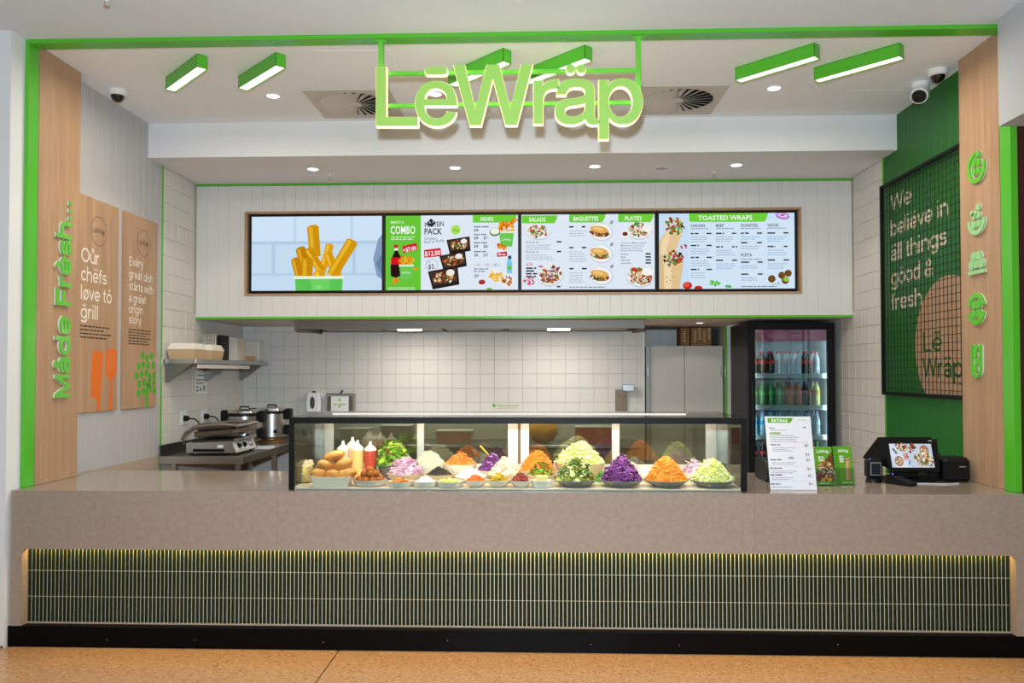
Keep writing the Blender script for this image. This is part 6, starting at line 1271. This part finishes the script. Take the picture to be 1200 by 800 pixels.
t = thing('payment_terminal', 'black card payment terminal lying on the counter', 'payment terminal', (2.29, .38, H))
U = Vector((.08, -.16, 0)).normalized()
M = Matrix.Translation((2.285, .385, H+.001)) @ Matrix.Rotation(math.radians(-62), 4, 'Z') @ Matrix.Scale(.82, 4)
def pts(p): return [M @ Vector(v) for v in p]
b = MB(); b.ring([pts([(a_, w_*s_, z_) for a_, z_ in ((-.10, 0), (.10, 0), (.10, .022), (-.04, .06), (-.10, .066))]) for s_, w_ in ((-1, .043), (1, .043))]); b.build('body', BLACKP, t)
b = MB(); b.add(pts([(-.035, -.03, .0605), (.085, -.03, .0268), (.085, .03, .0268), (-.035, .03, .0605), (-.035, -.03, .0585), (.085, -.03, .0248), (.085, .03, .0248), (-.035, .03, .0585)]), [(0, 1, 2, 3), (7, 6, 5, 4), (0, 4, 5, 1), (1, 5, 6, 2), (2, 6, 7, 3), (3, 7, 4, 0)]); b.build('screen', pmat('terminal_glass', (44, 50, 56), .12), t)
MB().ball(M @ Vector((-.09, .02, .068)), .004, 8, 6).build('led', emat('blue_dot', (80, 120, 255), 2), t)

# point of sale: customer display leaning back, clerk screen behind it, stand
t = thing('till_display', 'black till with a food picture on its customer display', 'till', (2.37, .55, H))
U = Vector((1, .0, 0)); V = Vector((0, .055, .165)).normalized(); N_ = U.cross(V); o = Vector((2.255, .435, 1.005))
MB().prism([(-.012, -.02), (.285, -.02), (.30, .185), (-.06, .185)], o, U, V, .018).build('display_shell', BLACKP, t)
f = FA(-1); f.rect(360, 160, 790, 378, (196, 206, 220))
f.poly([(360, 160), (420, 160), (560, 378), (400, 378), (360, 260)], (214, 222, 234))
for x_, y_, rx_, ry_ in ((438, 320, 44, 46), (710, 220, 46, 46)): f.ell(x_, y_, rx_, ry_, (120, 60, 36)); f.ell(x_, y_, rx_*.86, ry_*.86, (206, 170, 140)); f.speck(x_, y_, rx_*.75, ry_*.75, 40, 9, FOOD, rs)
f.speck(480, 190, 60, 34, 70, 13, FOOD+[(60, 50, 30)], rs, .2); f.speck(590, 190, 32, 36, 30, 12, [(120, 50, 30), (206, 140, 40), (90, 30, 24)], rs); f.speck(512, 280, 24, 34, 24, 10, [(190, 60, 50), (226, 110, 80)], rs); f.ell(562, 236, 13, 13, (160, 40, 40))
f.speck(690, 310, 100, 62, 150, 13, FOOD+[(120, 150, 60), (240, 240, 230)], rs, .3); f.poly([(520, 350), (535, 310), (552, 320), (540, 362)], (110, 160, 220)); f.poly([(375, 210), (395, 200), (430, 250), (412, 262)], (90, 130, 140))
sx_, sy_ = .258/430, .15/218; f.build('display_image', SCR, t, o+U*(-360*sx_)+V*(.155+160*sy_)+N_*.0003, U*sx_, V*-sy_, N=N_)
V2 = Vector((-.02, -.11, .16)).normalized(); b = MB(); pl = [Vector((2.20, .74, 1.03)), Vector((2.47, .76, 1.03)), Vector((2.53, .505, 1.178)), Vector((2.20, .505, 1.178))]
nn = (pl[1]-pl[0]).cross(pl[3]-pl[0]).normalized()*.016; b.add(pl+[p-nn for p in pl], [(0, 1, 2, 3), (7, 6, 5, 4), (0, 4, 5, 1), (1, 5, 6, 2), (2, 6, 7, 3), (3, 7, 4, 0)]); b.build('clerk_screen', BLACKP, t)
b = MB(); b.add([Vector((2.18, .70, 1.04)), Vector((2.205, .515, 1.185)), Vector((2.24, .44, 1.0)), Vector((2.19, .70, 1.04)), Vector((2.215, .515, 1.185)), Vector((2.25, .44, 1.0))], [(0, 1, 2), (5, 4, 3), (0, 3, 4, 1), (1, 4, 5, 2), (2, 5, 3, 0)]); b.build('side_cover', BLACKP, t)
bx('neck', BLACKP, t, 2.31, 2.46, .53, .62, H+.02, 1.08, .01); bx('stand_foot', BLACKP, t, 2.25, 2.52, .47, .68, H+.0005, H+.022, .006)
f = FA(); f.rect(0, 0, .022, .005, (200, 200, 204)); f.build('maker_mark', PRINT, t, o+U*.245+V*.172+N_*.0003, U, V)
t = thing('receipt_printer', 'black rounded receipt printer beside the oak panel', 'printer', (2.7, .58, H))
bx('body', BLACKP, t, 2.605, 2.772, .50, .68, H+.0005, 1.062, .022); f = FA(); f.rect(0, 0, .04, .006, (150, 152, 156)); f.build('maker_mark', PRINT, t, (2.695, .4999, 1.005), XV, ZV); bx('paper_slot', DARKG, t, 2.63, 2.75, .55, .58, 1.0622, 1.064)
t = thing('cash_terminal', 'low black box between the till and receipt printer', 'terminal', (2.57, .62, H)); bx('body', BLACKP, t, 2.53, 2.60, .55, .72, H+.0005, 1.075, .01); bx('lid', BLACKP, t, 2.525, 2.603, .54, .73, 1.0755, 1.085, .003)
tag(MB().tube([(2.30, .43, H+.0035), (2.36, .42, H+.0035), (2.44, .425, H+.0035), (2.54, .40, H+.0035), (2.60, .41, H+.0035), (2.66, .44, H+.0035)], .003, 6).build('white_cable', WPLAS), 'thin white cable lying on the counter before the printer', 'cable')
